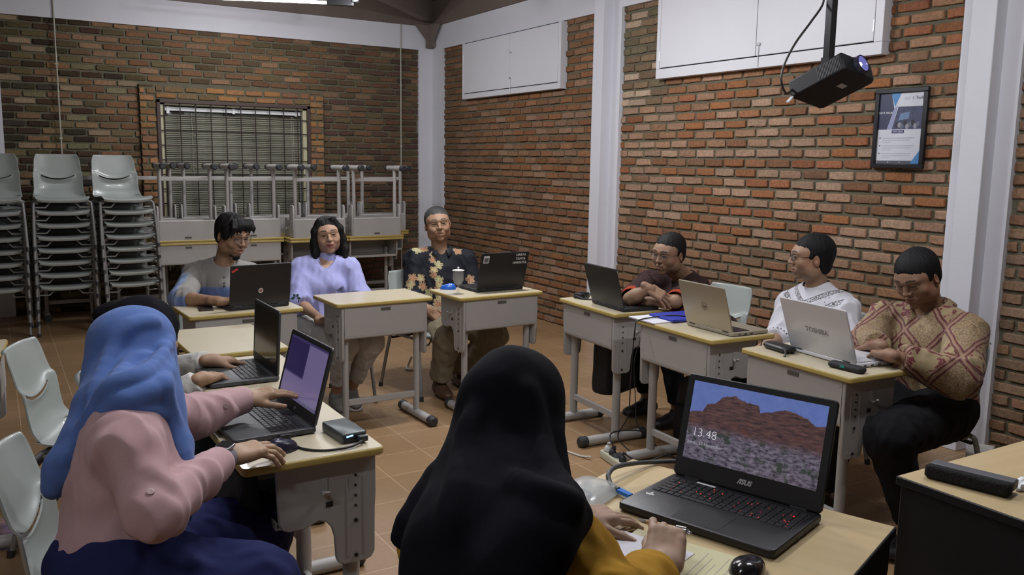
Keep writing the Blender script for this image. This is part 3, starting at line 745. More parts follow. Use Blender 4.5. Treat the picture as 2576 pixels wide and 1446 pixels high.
t, lid, base, M, LH, lt = laptop(3.045, 3.785, 84, .345, .235, lapblk, lapblk, keym, scroff, 106, 'plain black laptop in front of the man with folded arms', parts={'pad': lapdk})
t, lid, base, M, LH, lt = laptop(3.075, 3.02, 87, .335, .235, gold, gold, keym, scroff, 107, 'champagne gold laptop with round logo, lid turned to the picture')
logo_circle(lid, M, -.03+.03, .115, lt, .021, 'hp', mat('dark_bronze_logo', (.13, .115, .09), .4, .3), .030)
t, lid, base, M, LH, lt = laptop(3.075, 2.335, 83.5, .375, .245, lapwht, lapwht, mat('white_key', (.5, .5, .54), .4), scroff, 110, 'glossy white laptop in front of the man in red and gold batik', parts={'bez': lapwht})
on_lid('lid_lettering', lid, M, 0, .115, True, lt, 'TOSHIBA', .030, mat('silver_grey_lettering', (.27, .27, .30), .35, .3), bold=.0009, spacing=1.05)
t, lid, base, M, LH, lt = laptop(.738, 3.205, -90, .335, .245, lapdk, lapdk, keym, scroff, 93, 'charcoal laptop with dark screen typed on by white sleeved hands', numpad=False)
t, lid, base, M, LH, lt = laptop(.655, 2.565, -88, .355, .245, lapdk, lapdk, keym, scr_violet, 105, 'charcoal laptop with violet page on its screen beside the pink sleeves', numpad=False)
logo_circle(lid, M, 0, .017, -lt-.0024, .006, 'hp', paleg, .008)
b = MB(); b.box(-.155, -.115, -.108, -.088, .0192, .0196); b.build('white_sticker', whitest, base)
asus = laptop(1.395, 1.365, -72, .384, .262, lapblk, lapblk, keym, scr_desert, 104, 'large black laptop with desert lock screen and red lit keys', H=.021, lidt=.010, parts={'LH': .262, 'scr': (.345, .196)})
t, lid, base, M, LH, lt = asus
on_lid('lettering_bezel', lid, M, 0, .026, False, lt, '/ISUS', .0165, paleg, bold=.0007, shear=.3)
redled = mat('red_key_light', (.4, .01, .01), .5, emit=(1, .03, .03), estr=2.2)
on_lid('clock_digits', lid, M, -.123, .118, False, lt+.0006, '13.48', .031, mat('white_screen_text', (.1, .1, .1), .5, emit=(.9, .9, .95), estr=.7), bold=-.0006)
on_lid('clock_date', lid, M, -.118, .092, False, lt+.0006, 'Jumat, 22 November', .0115, mat('grey_screen_text', (.1, .1, .1), .5, emit=(.4, .4, .45), estr=.8))
b = MB(); r2 = random.Random(5)
for i in range(34):
    x = r2.uniform(-.15, .17) ; y = r2.uniform(.0, .09); rr = r2.choice([.0009, .0011, .0016]); b.lathe([(rr, .0232), (rr*.6, .0237)], (x, y, 0), 8)
b.build('lit_key_gaps', redled, base)
b = MB(); b.box(-.115, -.065, .103, .112, .0212, .0217); b.build('white_label', whitest, base)
b = MB(); b.add([(-.168, -.045, .0214), (-.148, -.04, .0214), (-.158, -.03, .0214), (-.162, -.02, .0214), (-.166, -.034, .0214), (-.176, -.033, .0214)], [(0, 1, 2, 3, 4, 5)]); b.build('emblem_print', paleg, base, smooth=0)

# ---------------------------------------------------------------- small things on the desks
Zd = .7456
def item(name, label, cat, x, y, z=Zd, deg=0, group=None): return empty(name, (x, y, z), math.radians(deg), label, cat, group)
def mouse(x, y, deg, m, label, L=.10, W=.06, H=.034, z=Zd):
    t = item('computer_mouse', label, 'mouse', x, y, z, deg); b = MB(); n = 20; vs = []; K = 9
    for j in range(K):
        ph = PI/2*j/(K-1); rr = math.cos(ph)**.5 if j < K-1 else .001; zz = math.sin(ph)*H
        for k in range(n):
            a = 2*PI*k/n; vs.append((math.cos(a)*W/2*rr*(1-.12*math.sin(a)), math.sin(a)*L/2*rr-.004*j/K, zz*(1-.15*math.sin(a)*math.sin(ph))+.001))
    fs = [(j*n+k, j*n+(k+1) % n, (j+1)*n+(k+1) % n, (j+1)*n+k) for j in range(K-1) for k in range(n)]+[tuple(reversed(range(n))), tuple(range((K-1)*n, K*n))]
    b.add(vs, fs); b.build('mouse_body', m, t, smooth=80)
    b = MB(); b.tube([(-.003, L*.27, H*.62), (.003, L*.27, H*.62)], .006, 12); b.build('scroll_wheel', cap, t)
    return t
mouse(2.437, 4.80, 62, mat('bright_blue_plastic', (.02, .12, .55), .25, coat=.5), 'bright blue computer mouse beside the goblet')
mouse(.650, 2.285, -80, mat('dark_indigo_plastic', (.02, .018, .04), .3), 'dark computer mouse under the pink sleeved hand', L=.09, W=.055)
mouse(1.242, 1.128, -65, mat('glossy_black_plastic', (.012, .012, .015), .18, coat=.6), 'glossy black computer mouse near the bottom edge', L=.112, W=.070, H=.033)
t = item('mobile_phone', 'dark mobile phone lying by the black laptop', 'phone', .948, 4.725, Zd, -8)
b = MB(); rslab(b, -.037, .037, -.078, .078, 0, .009, .009, .002); b.build('case', mat('maroon_case', (.04, .02, .022), .4), t)
b = MB(); b.prism(rrect(-.034, .034, -.075, .075, .007), .0088, .0094); b.build('screen', mat('phone_glass', (.02, .02, .022), .1), t)
# goblet of water with lid
t = item('goblet', 'clear glass goblet of water with white knobbed lid', 'glass', 2.405, 4.60)
glass = mat('clear_glass', (.62, .64, .66), .04, alpha=.15, spec=1.0)
b = MB(); b.lathe([(.034, 0), (.034, .003), (.012, .008), (.006, .02), (.0055, .034), (.011, .038), (.0055, .043), (.008, .05), (.024, .062), (.033, .085), (.035, .11), (.033, .142), (.0318, .142), (.0335, .11), (.0315, .087), (.022, .066), (.003, .056)], n=32)
b.build('bowl_and_stem', glass, t, smooth=60)
b = MB(); b.lathe([(.002, .0575), (.021, .0668), (.0305, .088), (.0325, .108), (.0322, .118)], n=28); b.build('water', mat('water', (.5, .5, .48), .02, alpha=.20), t, smooth=60)
b = MB(); b.lathe([(.033, .1425), (.037, .143), (.037, .147), (.02, .150), (.005, .152), (.004, .156), (.007, .160), (.006, .165), (.001, .167)], n=28); b.build('lid', mat('white_glass_lid', (.7, .69, .68), .3), t, smooth=50)
# external drive with cable
t = item('hard_disk_box', 'grey external hard disk box with blue light', 'hard disk', .845, 2.335, Zd, 4)
b = MB(); rslab(b, -.038, .038, -.075, .075, 0, .030, .008, .004); b.build('case', mat('dark_slate_metal', (.10, .115, .115), .35, .5), t)
b = MB(); b.box(-.034, .034, -.0765, -.073, .004, .026); b.build('front_plate', blk, t, bevel=.002)
b = MB(); b.tube([(-.026, -.077, .021), (-.006, -.077, .023)], .0022, 8); b.build('status_light', mat('blue_led', (.05, .1, .4), .4, emit=(.15, .35, 1), estr=6), t)
b = MB(); b.box(.006, .032, -.098, -.076, .006, .022); b.build('plug', cap, t, bevel=.002)
def cable(name, label, pts, r, m, cat='cable', n=8, k=8):
    b = MB(); b.tube(spline(pts, k), r, n); o = b.build(name, m, smooth=60); return tag(o, label, cat)
cblk = mat('black_cable_rubber', (.015, .014, .015), .5); cwht = mat('white_cable_rubber', (.55, .53, .48), .5); cgrey = mat('dark_grey_cable', (.05, .052, .055), .5)
cable('usb_cable', 'black cable from the pink sleeved woman laptop to the hard disk box', [(.693, 2.372, Zd+.011), (.69, 2.33, Zd+.006), (.70, 2.27, Zd+.004), (.75, 2.225, Zd+.004), (.82, 2.215, Zd+.006), (.862, 2.232, Zd+.012)], .0035, cblk)
b = MB(); b.box(.668, .70, 2.368, 2.392, Zd+.006, Zd+.018); tag(b.build('usb_plug', cap, bevel=.002), 'black plug in the side of the violet screen laptop', 'plug')
cable('laptop_charger_cable', 'coiled black charger cable beside the folded arms man laptop', [(3.0, 4.10, Zd+.005), (3.03, 4.16, Zd+.02), (2.98, 4.19, Zd+.006), (2.95, 4.13, Zd+.018), (2.98, 4.07, Zd+.006), (3.03, 4.10, Zd+.03), (3.0, 4.17, Zd+.03), (2.96, 4.11, Zd+.006), (3.0, 4.03, Zd+.006), (3.0, 3.96, Zd+.008)], .004, cblk)
b = MB(); rslab(b, -.05, .05, -.025, .025, 0, .03, .006, .004); o = b.build('charger_brick', cblk, loc=(3.01, 4.155, Zd)); o.rotation_euler.z = .4; tag(o, 'small black charger brick at the far end of the folded arms desk', 'charger')
# folder and papers
pap = mat('white_paper', (.66, .66, .72), .7); blu = mat('royal_blue_cover', (.022, .04, .36), .45)
t = item('paper_stack', 'white papers lying under the blue folder', 'paper', 3.005, 3.372, Zd, -93)
b = MB(); b.box(-.115, .10, -.17, .13, 0, .006); b.build('sheets', pap, t)
t = item('folder', 'royal blue folder on white papers beside the gold laptop', 'folder', 3.055, 3.365, Zd+.0062, -95)
b = MB(); rslab(b, -.09, .12, -.11, .13, 0, .012, .004, .002); b.build('cover', blu, t)
cable('thin_black_cable', 'black cable hanging down over the desk edge by the blue folder', [(3.10, 3.25, Zd+.014), (3.02, 3.33, Zd+.024), (2.93, 3.38, Zd+.014), (2.815, 3.385, Zd+.004), (2.795, 3.385, .70), (2.80, 3.41, .45), (2.84, 3.47, .22), (2.80, 3.50, .10), (2.84, 3.42, .02)], .0035, cblk)
# black holster, cap and small things on the white laptop's desk
t = item('phone_holster', 'black elongated pouch lying beside the white laptop', 'pouch', 2.885, 2.165, Zd, -88)
b = MB(); rslab(b, -.085, .075, -.024, .024, 0, .026, .018, .009); b.build('body', mat('black_nylon', (.014, .014, .016), .7, bump=.3, bscale=200), t, smooth=60)
b = MB(); b.box(-.02, .0, -.026, -.02, .012, .02); b.build('green_tag', mat('teal_tag', (.0, .22, .2), .5), t)
t = item('glasses_case', 'black rounded case behind the white laptop', 'case', 2.93, 2.555, Zd, -100)
b = MB(); rslab(b, -.085, .085, -.04, .04, 0, .028, .035, .012); b.build('shell', lapblk, t, smooth=60)
b = MB(); b.tube(spline([(.07, -.03, .02), (.10, -.05, .022), (.115, -.06, .005), (.11, -.065, -.0)], 4), .004, 8); b.build('strap', cap, t)
# writing things on the small table
def pz_(x, y, z):
    d = _fw+_r*((x-1288)/FPX)-_u*((y-723)/FPX); return Vector((0, 0, CAMH))+d*((z-CAMH)/d.z)
def pixw_(x, y, d): return Vector((0, 0, CAMH))+(_fw+_r*((x-1288)/FPX)-_u*((y-723)/FPX))*d
def t1p(u, v, z=.7455):      # point on the small table: u across the sitter's right, v away from the sitter
    a = math.radians(-69.5); e = Vector((math.cos(a), math.sin(a))); w = Vector((-math.sin(a), math.cos(a)))
    p = ctr+e*u+w*v; return Vector((p.x, p.y, z))
t = empty('notebook', (1.135, 1.235, .7458), math.radians(-66), 'yellowish printed notebook with brown cover lying under the writing hand', 'notebook')
b = MB(); b.box(-.125, .155, -.085, .095, 0, .009); b.build('cover', mat('brown_cover', (.16, .09, .06), .5), t, bevel=.002)
b = MB(); b.box(-.120, .150, -.080, .090, .009, .0125); npad = b.build('pages', mat('pale_yellow_page', (.62, .58, .36), .7), t)
wt = mat('print_ink', (.12, .12, .13), .7)
for i in range(6): b = MB(); b.box(.052+.015*i, .0535+.015*i, -.075, .07-.02*(i % 3), .0125, .0127); b.build('printed_line', mat('faint_print_ink', (.35, .34, .28), .8), npad)
text_obj('printed_word', 'I:T CH', .019, wt, npad, (.118, -.030, .0129), (0, 0, math.radians(90)))
t = empty('paper_sheet', (1.085, 1.30, .7588), math.radians(-70), 'white sheet under both hands of the woman in mustard', 'paper')
b = MB(); b.box(-.105, .105, -.075, .075, 0, .001); b.build('sheet', pap, t)
def frostmat():
    m, nt, bs = newmat('frosted_plastic'); bs.inputs['Base Color'].default_value = (.62, .66, .66, 1); bs.inputs['Roughness'].default_value = .22; bs.inputs['Alpha'].default_value = .5; bs.inputs['Coat Weight'].default_value = .3; return m
pq_ = pz_(1474, 1236, .757)
t = empty('plastic_pouch', (pq_.x, pq_.y, .7456), math.radians(25), 'translucent plastic pouch with a coiled cable inside, at the table corner', 'pouch')
b = MB(); n = 14; vs = []
for sgn in (1, 0):
    for j in range(n+1):
        for i in range(n+1):
            u, v = i/n*2-1, j/n*2-1; hgt = (1-u**4)*(1-v**4)
            z = .002+(.026*hgt+.004*noise.noise(Vector((u*2.2, v*2.2, 3)))*hgt)*sgn + .004
            vs.append((u*.095*(1-.05*v*v), v*.066*(1-.06*u*u), z))
q = (n+1)**2; fs = []
for j in range(n):
    for i in range(n):
        a = j*(n+1)+i; fs.append((a, a+1, a+n+2, a+n+1)); fs.append((q+a, q+a+n+1, q+a+n+2, q+a+1))
b.add(vs, fs); b.build('pouch_film', frostmat(), t, smooth=60)
b = MB(); b.tube([(-.03+.028*math.cos(a/10*2*PI)*(1-a*.006), .0+.028*math.sin(a/10*2*PI)*(1-a*.006), .012+.0002*a) for a in range(36)], .003, 6); b.build('coiled_cable', mat('grey_blue_cable', (.2, .24, .3), .5), t)
# thick display cable with blue plug
t = empty('display_cable', (0, 0, 0), 0, 'thick dark display cable with blue plug joined to the large laptop', 'cable')
cp_ = [pz_(1543, 1226, .760), pz_(1533, 1210, .765), pz_(1531, 1192, .775), pz_(1548, 1175, .778), pz_(1590, 1166, .768), pz_(1640, 1162, .755), pz_(1700, 1160, .752), pz_(1730, 1165, .752)]
b = MB(); b.tube(spline(cp_, 8), .0062, 12); b.build('cord', cgrey, t)
p0 = cp_[0]; d = (pz_(1592, 1250, .756)-p0).normalized(); b = MB(); b.tube([p0, p0+d*.004], .0068, 12); b.build('white_ring', whitest, t)
b = MB(); b.tube([p0+d*.004, p0+d*.018], [.0065, .0075], 12); b.build('strain_relief', cap, t)
b = MB(); b.tube([p0+d*.018, p0+d*.058], .0088, 4, sq=(1.25, .75)); b.build('blue_plug', mat('blue_plug_plastic', (.02, .17, .6), .35), t, bevel=.001)
# things on the right table
t = empty('pencil_case', (2.12, 1.195, .7456), math.radians(-76), 'long grey and black brush headed case lying on the right table', 'case')
b = MB(); b.box(-.10, .10, -.018, .022, .012, .036); b.build('grey_body', mat('slate_plastic', (.085, .088, .105), .5), t, bevel=.004)
b = MB(); rslab(b, -.105, .10, -.05, -.016, 0, .036, .014, .008); b.build('bristle_pad', mat('black_felt', (.006, .006, .006), .95, bump=.8, bscale=150), t)
t = empty('tissue', (2.215, 1.115, .7456), .3, 'small crumpled white tissue beside the grey and black case', 'tissue')
b = MB(); r3 = random.Random(3); n = 16; vs = []; K = 7
for j in range(K):
    ph = PI/2*j/(K-1)
    for k in range(n):
        a = 2*PI*k/n; q = 1+r3.uniform(-.2, .2); vs.append((math.cos(a)*.045*math.cos(ph)*q, math.sin(a)*.02*math.cos(ph)*q, .002+math.sin(ph)*.02*q))
b.add(vs, [(j*n+k, j*n+(k+1) % n, (j+1)*n+(k+1) % n, (j+1)*n+k) for j in range(K-1) for k in range(n)]); b.build('paper', mat('tissue_white', (.72, .74, .76), .8), t)

# ---------------------------------------------------------------- projector
PJ = pixw_(2092, 205, 4.25)
def camdir(a, b_, c_): return (_r*a-_u*b_+_fw*c_).normalized()
_w = camdir(.805, .109, .583); _dp = camdir(-.591, .283, .755); _dp = (_dp-_w*_dp.dot(_w)).normalized(); _up = _w.cross(_dp)
t = empty('projector', (0, 0, 0), 0, 'black projector with glowing lens hanging from the ceiling pole', 'projector')
t.matrix_world = Matrix(((_w.x, _dp.x, _up.x, PJ.x), (_w.y, _dp.y, _up.y, PJ.y), (_w.z, _dp.z, _up.z, PJ.z), (0, 0, 0, 1)))
pblk = mat('projector_shell', (.007, .007, .008), .5, spec=.25)
b = MB(); b.prism([(-.128, -.150), (.105, -.158), (.128, -.135), (.128, .14), (.11, .158), (-.128, .158)], -.047, .047, 'z'); b.build('housing', pblk, t, bevel=.010, seg=3)
b = MB(); b.lathe([(.045, -.178), (.045, -.150), (.040, -.148), (.034, -.152), (.040, -.178)], (.0, 0, .006), 32, 'y', cap=False); b.build('lens_hood', mat('lens_ring', (.03, .03, .05), .3), t)
b = MB(); b.lathe([(.0395, -.176), (.024, -.162), (.001, -.160)], (.0, 0, .006), 28, 'y', cap=False); b.build('lens_cone', mat('violet_lens_glow', (.05, .05, .12), .2, emit=(.25, .25, .75), estr=.55), t)
b = MB(); b.lathe([(.014, -.163), (.008, -.172), (.001, -.174)], (-.012, 0, .002), 20, 'y'); b.build('lens', mat('lens_light', (.5, .5, .8), .2, emit=(.75, .75, 1), estr=9), t)
b = MB()
for i in range(16): b.box(-.1295, -.127, -.13+i*.008, -.127+i*.008, -.035, .035)
b.build('vent', mat('vent_grey', (.05, .05, .055), .5), t)
b = MB(); b.box(-.02, .03, -.06, -.03, -.0482, -.0472); b.build('spec_label', paleg, t)
b = MB(); b.box(-.04, .04, -.04, .04, .046, .054); b.tube([(0, 0, .05), (0, 0, .085)], .02, 14); b.build('mount_bracket', pblk, t)
PP0 = pixw_(2084, 150, 4.28)
t = empty('projector_pole', (PP0.x, PP0.y, PP0.z-.05), 0, 'black square pole carrying the projector', 'pole')
b = MB(); b.box(-.020, .020, -.020, .020, 0, ZC+.28-PP0.z+.05); b.build('tube', mat('black_steel_pole', (.02, .02, .024), .3, .3), t, bevel=.003)
b = MB(); b.box(-.026, .026, -.026, .026, .02, .06); b.build('collar', pblk, t, bevel=.003)
b = MB(); b.tube([(-.024, -.03, .035), (-.03, -.04, .035)], .011, 12); b.build('steel_bolt', mat('bright_steel', (.6, .6, .62), .25, .9), t)
t = empty('video_cable', (0, 0, 0), 0, 'black cable curving beside the projector pole with a white plug end', 'cable')
pc = [pixw_(*q) for q in ((2072, -30, 4.25), (2070, 10, 4.25), (2040, 55, 4.2), (2000, 110, 4.15), (1972, 165, 4.15), (1966, 205, 4.15), (1978, 235, 4.2), (1995, 222, 4.3))]
b = MB(); b.tube(spline(pc, 8), .0055, 8); b.build('cord', cblk, t)
b = MB(); b.tube([pixw_(1993, 243, 4.2), pixw_(1981, 257, 4.15)], .009, 4, sq=(1, .5)); b.build('white_plug', whitest, t)

# ---------------------------------------------------------------- framed poster on the right wall
t = empty('framed_poster', (XB-.03, 3.213, 1.776), math.radians(-90), 'black framed poster with blue and white print on the brick wall', 'poster')
W, H = .34, .462
b = MB()
for x0, x1, z0, z1 in ((-W/2, W/2, -H/2, -H/2+.026), (-W/2, W/2, H/2-.026, H/2), (-W/2, -W/2+.026, -H/2+.026, H/2-.026), (W/2-.026, W/2, -H/2+.026, H/2-.026)): b.box(x0, x1, -.012, .012, z0, z1)
b.build('frame', mat('black_frame', (.012, .012, .015), .35), t, bevel=.003)
b = MB(); w, h = W/2-.026, H/2-.026; b.box(-w, w, -.0, .004, -h, h); pz = b.build('print', mat('poster_white', (.62, .64, .70), .4), t)
def pq(name, pts, m, y=-.0006):
    b = MB(); b.add([(x, y, z) for x, z in pts], [tuple(range(len(pts)))]); return b.build(name, m, pz, smooth=0)
navy = mat('poster_navy', (.045, .05, .10), .4); sky_ = mat('poster_blue', (.07, .24, .52), .4); lil = mat('poster_lilac', (.30, .32, .50), .4)
pq('navy_panel', [(-w, h), (-.068, h), (-.045, .115), (-.085, -.005), (-w, -.005)], navy)
pq('blue_band', [(-.068, h), (-.004, h), (-.04, .125)], sky_, -.001)
pq('lilac_band', [(-.085, -.005), (-.045, .115), (-.022, .135), (-.050, -.005)], lil, -.0008)
pq('photo_panel', [(-.050, -.005), (-.018, .125), (w, .125), (w, -.005)], mat('photo_dark', (.05, .055, .12), .5, var=.9, vscale=40), -.0007)
r4 = random.Random(9)
for i in range(9):
    cx = -.02+i*.017; cz = .01+r4.uniform(0, .025)
    pq('photo_figure', [(cx+.012*math.cos(a), cz+.016*math.sin(a)) for a in [k*PI/4 for k in range(8)]], mat('photo_tone_%s' % 'abc'[i % 3], [(.02, .02, .03), (.30, .30, .33), (.12, .14, .2)][i % 3], .5), -.001-.0001*i)
pq('photo_screen', [(-.01, .045), (.055, .055), (.058, .095), (-.002, .085)], mat('photo_screen', (.14, .22, .38), .5), -.0009)
pq('footer_bar', [(-w, -h), (w, -h), (w, -h+.018), (-w, -h+.018)], mat('poster_slate', (.10, .10, .13), .4))
pq('footer_corner', [(w, -h+.0), (w, -h+.085), (.082, -h)], sky_, -.001)
pq('title_tag', [(-.05, -.010), (.03, -.010), (.03, -.028), (-.05, -.028)], mat('poster_indigo', (.05, .04, .16), .4), -.001)
ink = mat('poster_ink', (.16, .16, .18), .6); wink = mat('poster_white_ink', (.8, .82, .85), .5)
for s, x, z, sz, m_, al in (('I  Tech', .105, .172, .024, ink, 'CENTER'), ('TATA NILAI', -.100, .092, .0185, wink, 'CENTER'), ('TATA NILAI', -.010, -.019, .013, wink, 'CENTER')):
    text_obj('poster_lettering', s, sz, m_, pz, (x, -.0014, z), (PI/2, 0, 0), align=al)
for i in range(3):
    z0 = -.055-i*.045
    b = MB(); b.lathe([(.0042, -.0012), (.001, -.0014)], (-.125, 0, z0), 10, 'y'); b.build('bullet', mat('maroon_ink', (.12, .03, .06), .5), pz)
    for j, (wd_, m_) in enumerate(((.22, ink), (.21, lil), (.06, lil))): b = MB(); b.box(-.108, -.108+wd_*r4.uniform(.85, 1), -.001, -.0004, z0-.002-j*.012, z0+.001-j*.012); b.build('text_line', mat('grey_text_ink', (.36, .37, .42), .6), pz)
for i in range(3):
    b = MB(); b.box(.02, .055, -.001, -.0004, .165+i*.006, .1665+i*.006); b.build('text_line', mat('grey_text_ink', (.36, .37, .42), .6), pz)
for x in (-.135, -.06, .015): b = MB(); b.lathe([(.003, -.0012), (.001, -.0014)], (x, 0, -h+.009), 8, 'y'); b.build('footer_icon', wink, pz)

# ---------------------------------------------------------------- power strip, plugs and floor cables
t = empty('power_strip', (2.69, 3.36, 0), math.radians(-100), 'cream power strip with plugs on the floor beside the desk foot', 'power strip')
b = MB(); rslab(b, -.15, .15, -.028, .028, 0, .042, .01, .005); b.build('housing', mat('cream_plastic', (.52, .50, .38), .4), t)
for i, x in enumerate((-.11, -.055, .0, .055, .11)):
    b = MB(); b.lathe([(.0215, .0425), (.0215, .044), (.018, .0435), (.001, .0425)], (x, 0, 0), 20); b.build('socket', mat('socket_grey', (.33, .36, .30), .5), t)
for x, m_, lab in ((-.11, whitest, 'white plug in the power strip end socket'), (-.055, cap, 'black plug in the second socket of the power strip'), (.055, cap, 'black plug with cable in the fourth socket of the power strip')):
    q = empty('power_plug', (0, 0, 0), 0, lab, 'plug'); q.matrix_world = Matrix.Translation((2.69, 3.36, 0)) @ Matrix.Rotation(math.radians(-100), 4, 'Z') @ Matrix.Translation((x, 0, .0445))
    b = MB(); b.lathe([(.019, 0), (.02, .012), (.013, .026), (.009, .03)], n=16); b.tube(spline([(0, 0, .025), (.004, 0, .045), (.03, 0, .05)], 4), .005, 8); b.build('plug_body', m_, q)
cable('extension_cord', 'white extension cord snaking over the floor tiles to the power strip', [(2.62, 3.49, .02), (2.60, 3.56, .006), (2.57, 3.70, .006), (2.53, 3.82, .006), (2.50, 3.98, .006), (2.38, 4.05, .006), (2.30, 4.25, .006)], .0055, cwht)
cable('floor_cable', 'thin black cable looping between the desk legs', [(2.71, 3.40, .07), (2.70, 3.44, .12), (2.78, 3.50, .13), (2.95, 3.48, .11), (3.0, 3.42, .04), (3.02, 3.3, .006)], .004, cblk)
cable('floor_cable', 'black cable running from the power strip under the middle right desk', [(2.675, 3.29, .09), (2.72, 3.24, .06), (2.80, 3.23, .05), (2.9, 3.20, .07), (2.98, 3.10, .01), (3.03, 2.95, .006)], .005, cblk)
cable('hanging_cable', 'thin black cable hanging behind the folded arms desk leg', [(3.02, 3.60, .60), (2.96, 3.58, .48), (2.95, 3.55, .30), (2.93, 3.50, .15), (2.99, 3.47, .05), (2.92, 3.42, .01)], .0028, cblk)
cable('white_loop_cable', 'small white looped cable on the floor behind the batik man chair', [(2.62, 5.75, .10), (2.60, 5.78, .02), (2.57, 5.74, .01), (2.60, 5.70, .01), (2.66, 5.74, .01), (2.66, 5.80, .03)], .008, cwht)
cable('hanging_cable.001', 'thin black cable hanging below the gold laptop desk corner', [(3.17, 2.86, .72), (3.12, 2.83, .715), (3.10, 2.825, .66), (3.05, 2.81, .55), (3.06, 2.81, .42)], .0028, cblk)
# ---------------------------------------------------------------- bags
nylon = mat('black_backpack_nylon', (.012, .012, .014), .6, bump=.35, bscale=180)
def bag(x, y, deg, w, d, h, label, z=0, strap=True):
    t = empty('backpack', (x, y, z), math.radians(deg), label, 'bag')
    b = MB(); n = 20; K = 14; vs = []; rb = random.Random(int(x*100))
    for j in range(K):
        f = j/(K-1); sx = (1-.22*f**3)*(1 if f > .05 else .9); rad = 1 if f < .8 else math.sqrt(max(0.0, 1-((f-.8)/.2)**2*.93))
        for k in range(n):
            a = 2*PI*k/n; ca, sa = math.cos(a), math.sin(a)
            e = (abs(ca)**3.2+abs(sa)**3.2)**(-1/3.2); q = 1+.05*noise.noise(Vector((ca*2+x, sa*2, f*4)))
            vs.append((ca*e*w/2*sx*rad*q, sa*e*d/2*rad*q, .004+f*h+.01*noise.noise(Vector((ca*2, sa*2, 7)))*(j > 0)))
    b.add(vs, [(j*n+k, j*n+(k+1) % n, (j+1)*n+(k+1) % n, (j+1)*n+k) for j in range(K-1) for k in range(n)]+[tuple(reversed(range(n))), tuple(range((K-1)*n, K*n))])
    b.build('body', nylon, t, smooth=80, subsurf=1)
    b = MB(); b.M = Matrix.Translation((0, -d/2-.0, .03)); rslab(b, -w*.36, w*.36, -.03, .03, 0, h*.5, .03, .012); b.build('front_pocket', nylon, t)
    b = MB(); b.tube(spline([(-.05, 0, h-.02), (-.04, 0, h+.03), (.04, 0, h+.03), (.05, 0, h-.02)], 5), .008, 8); b.build('top_handle', nylon, t)
    if strap:
        b = MB(); b.tube(spline([(w*.42, -.02, h*.62), (w*.55, -.03, h*.45), (w*.60, -.03, h*.1), (w*.54, -.03, -.01+.02), (w*.50, -.02, h*.2), (w*.46, 0, h*.35)], 6), .014, 6, sq=(1, .3)); b.build('shoulder_strap', nylon, t)
        b = MB(); b.box(w*.56, w*.60, -.05, -.045, h*.18, h*.26); b.build('strap_buckle', paleg, t)
    return t
bag(3.19, 4.05, 20, .34, .17, .42, 'black backpack hanging under the desk of the man with folded arms', z=.16)
bag(3.30, 3.42, -80, .28, .16, .40, 'black bag standing between the two right desks', z=.0, strap=False)
bag(3.30, 2.70, -80, .22, .18, .40, 'black rounded bag seen between the gold and white laptop desks', z=.2, strap=False)
t = empty('bag_tray_folder', (.43, 2.42, .585), 0, 'blue grey paper folder in the tray of the nearest left desk', 'folder')
b = MB(); b.box(.09, .36, -.13, .13, -.035, -.012); b.build('cover', mat('slate_blue_paper', (.10, .11, .19), .6), t, bevel=.002)
# left edge: chair base and router
t = empty('swivel_chair_base', (-.11, 2.98, 0), .3, 'black five star swivel chair base at the lower left picture edge', 'chair base')
b = MB(); b.tube([(0, 0, .08), (0, 0, .30)], .03, 16); b.build('column', cap, t)
for k in range(5):
    a = 2*PI*k/5; b = MB(); b.tube([(.03*math.cos(a), .03*math.sin(a), .13), (.28*math.cos(a), .28*math.sin(a), .085)], [.03, .02], 10); lg = b.build('leg', cap, t)
    for s_ in (-1, 1):
        b = MB(); c_ = Vector((.28*math.cos(a), .28*math.sin(a), .032)); p_ = Vector((-math.sin(a), math.cos(a), 0))*.014*s_; b.tube([c_+p_-Vector((-math.sin(a), math.cos(a), 0))*.009, c_+p_+Vector((-math.sin(a), math.cos(a), 0))*.009], .030, 16); b.build('castor', cap, lg)
t = empty('power_adapter', (-.045, 4.36, 0), .2, 'small black floor device with glowing blue light at the left edge', 'device')
b = MB(); rslab(b, -.03, .03, -.05, .05, 0, .16, .01, .006); b.build('case', cap, t)
b = MB(); b.lathe([(.008, -.052), (.004, -.056), (.001, -.0565)], (.012, 0, .10), 12, 'y'); b.build('blue_light', mat('bright_blue_led', (.1, .1, .5), .4, emit=(.25, .25, 1), estr=40), t)
b = MB(); b.prism(rrect(-.09, .09, -.055, .055, .01), 0, .16, 'z'); o = b.build('white_block', mat('white_concrete_block', (.55, .55, .52), .8, bump=.3), loc=(4.18, 2.33, 0), bevel=.008); o.rotation_euler.z = .4; tag(o, 'white block on the floor behind the red batik man chair', 'block')
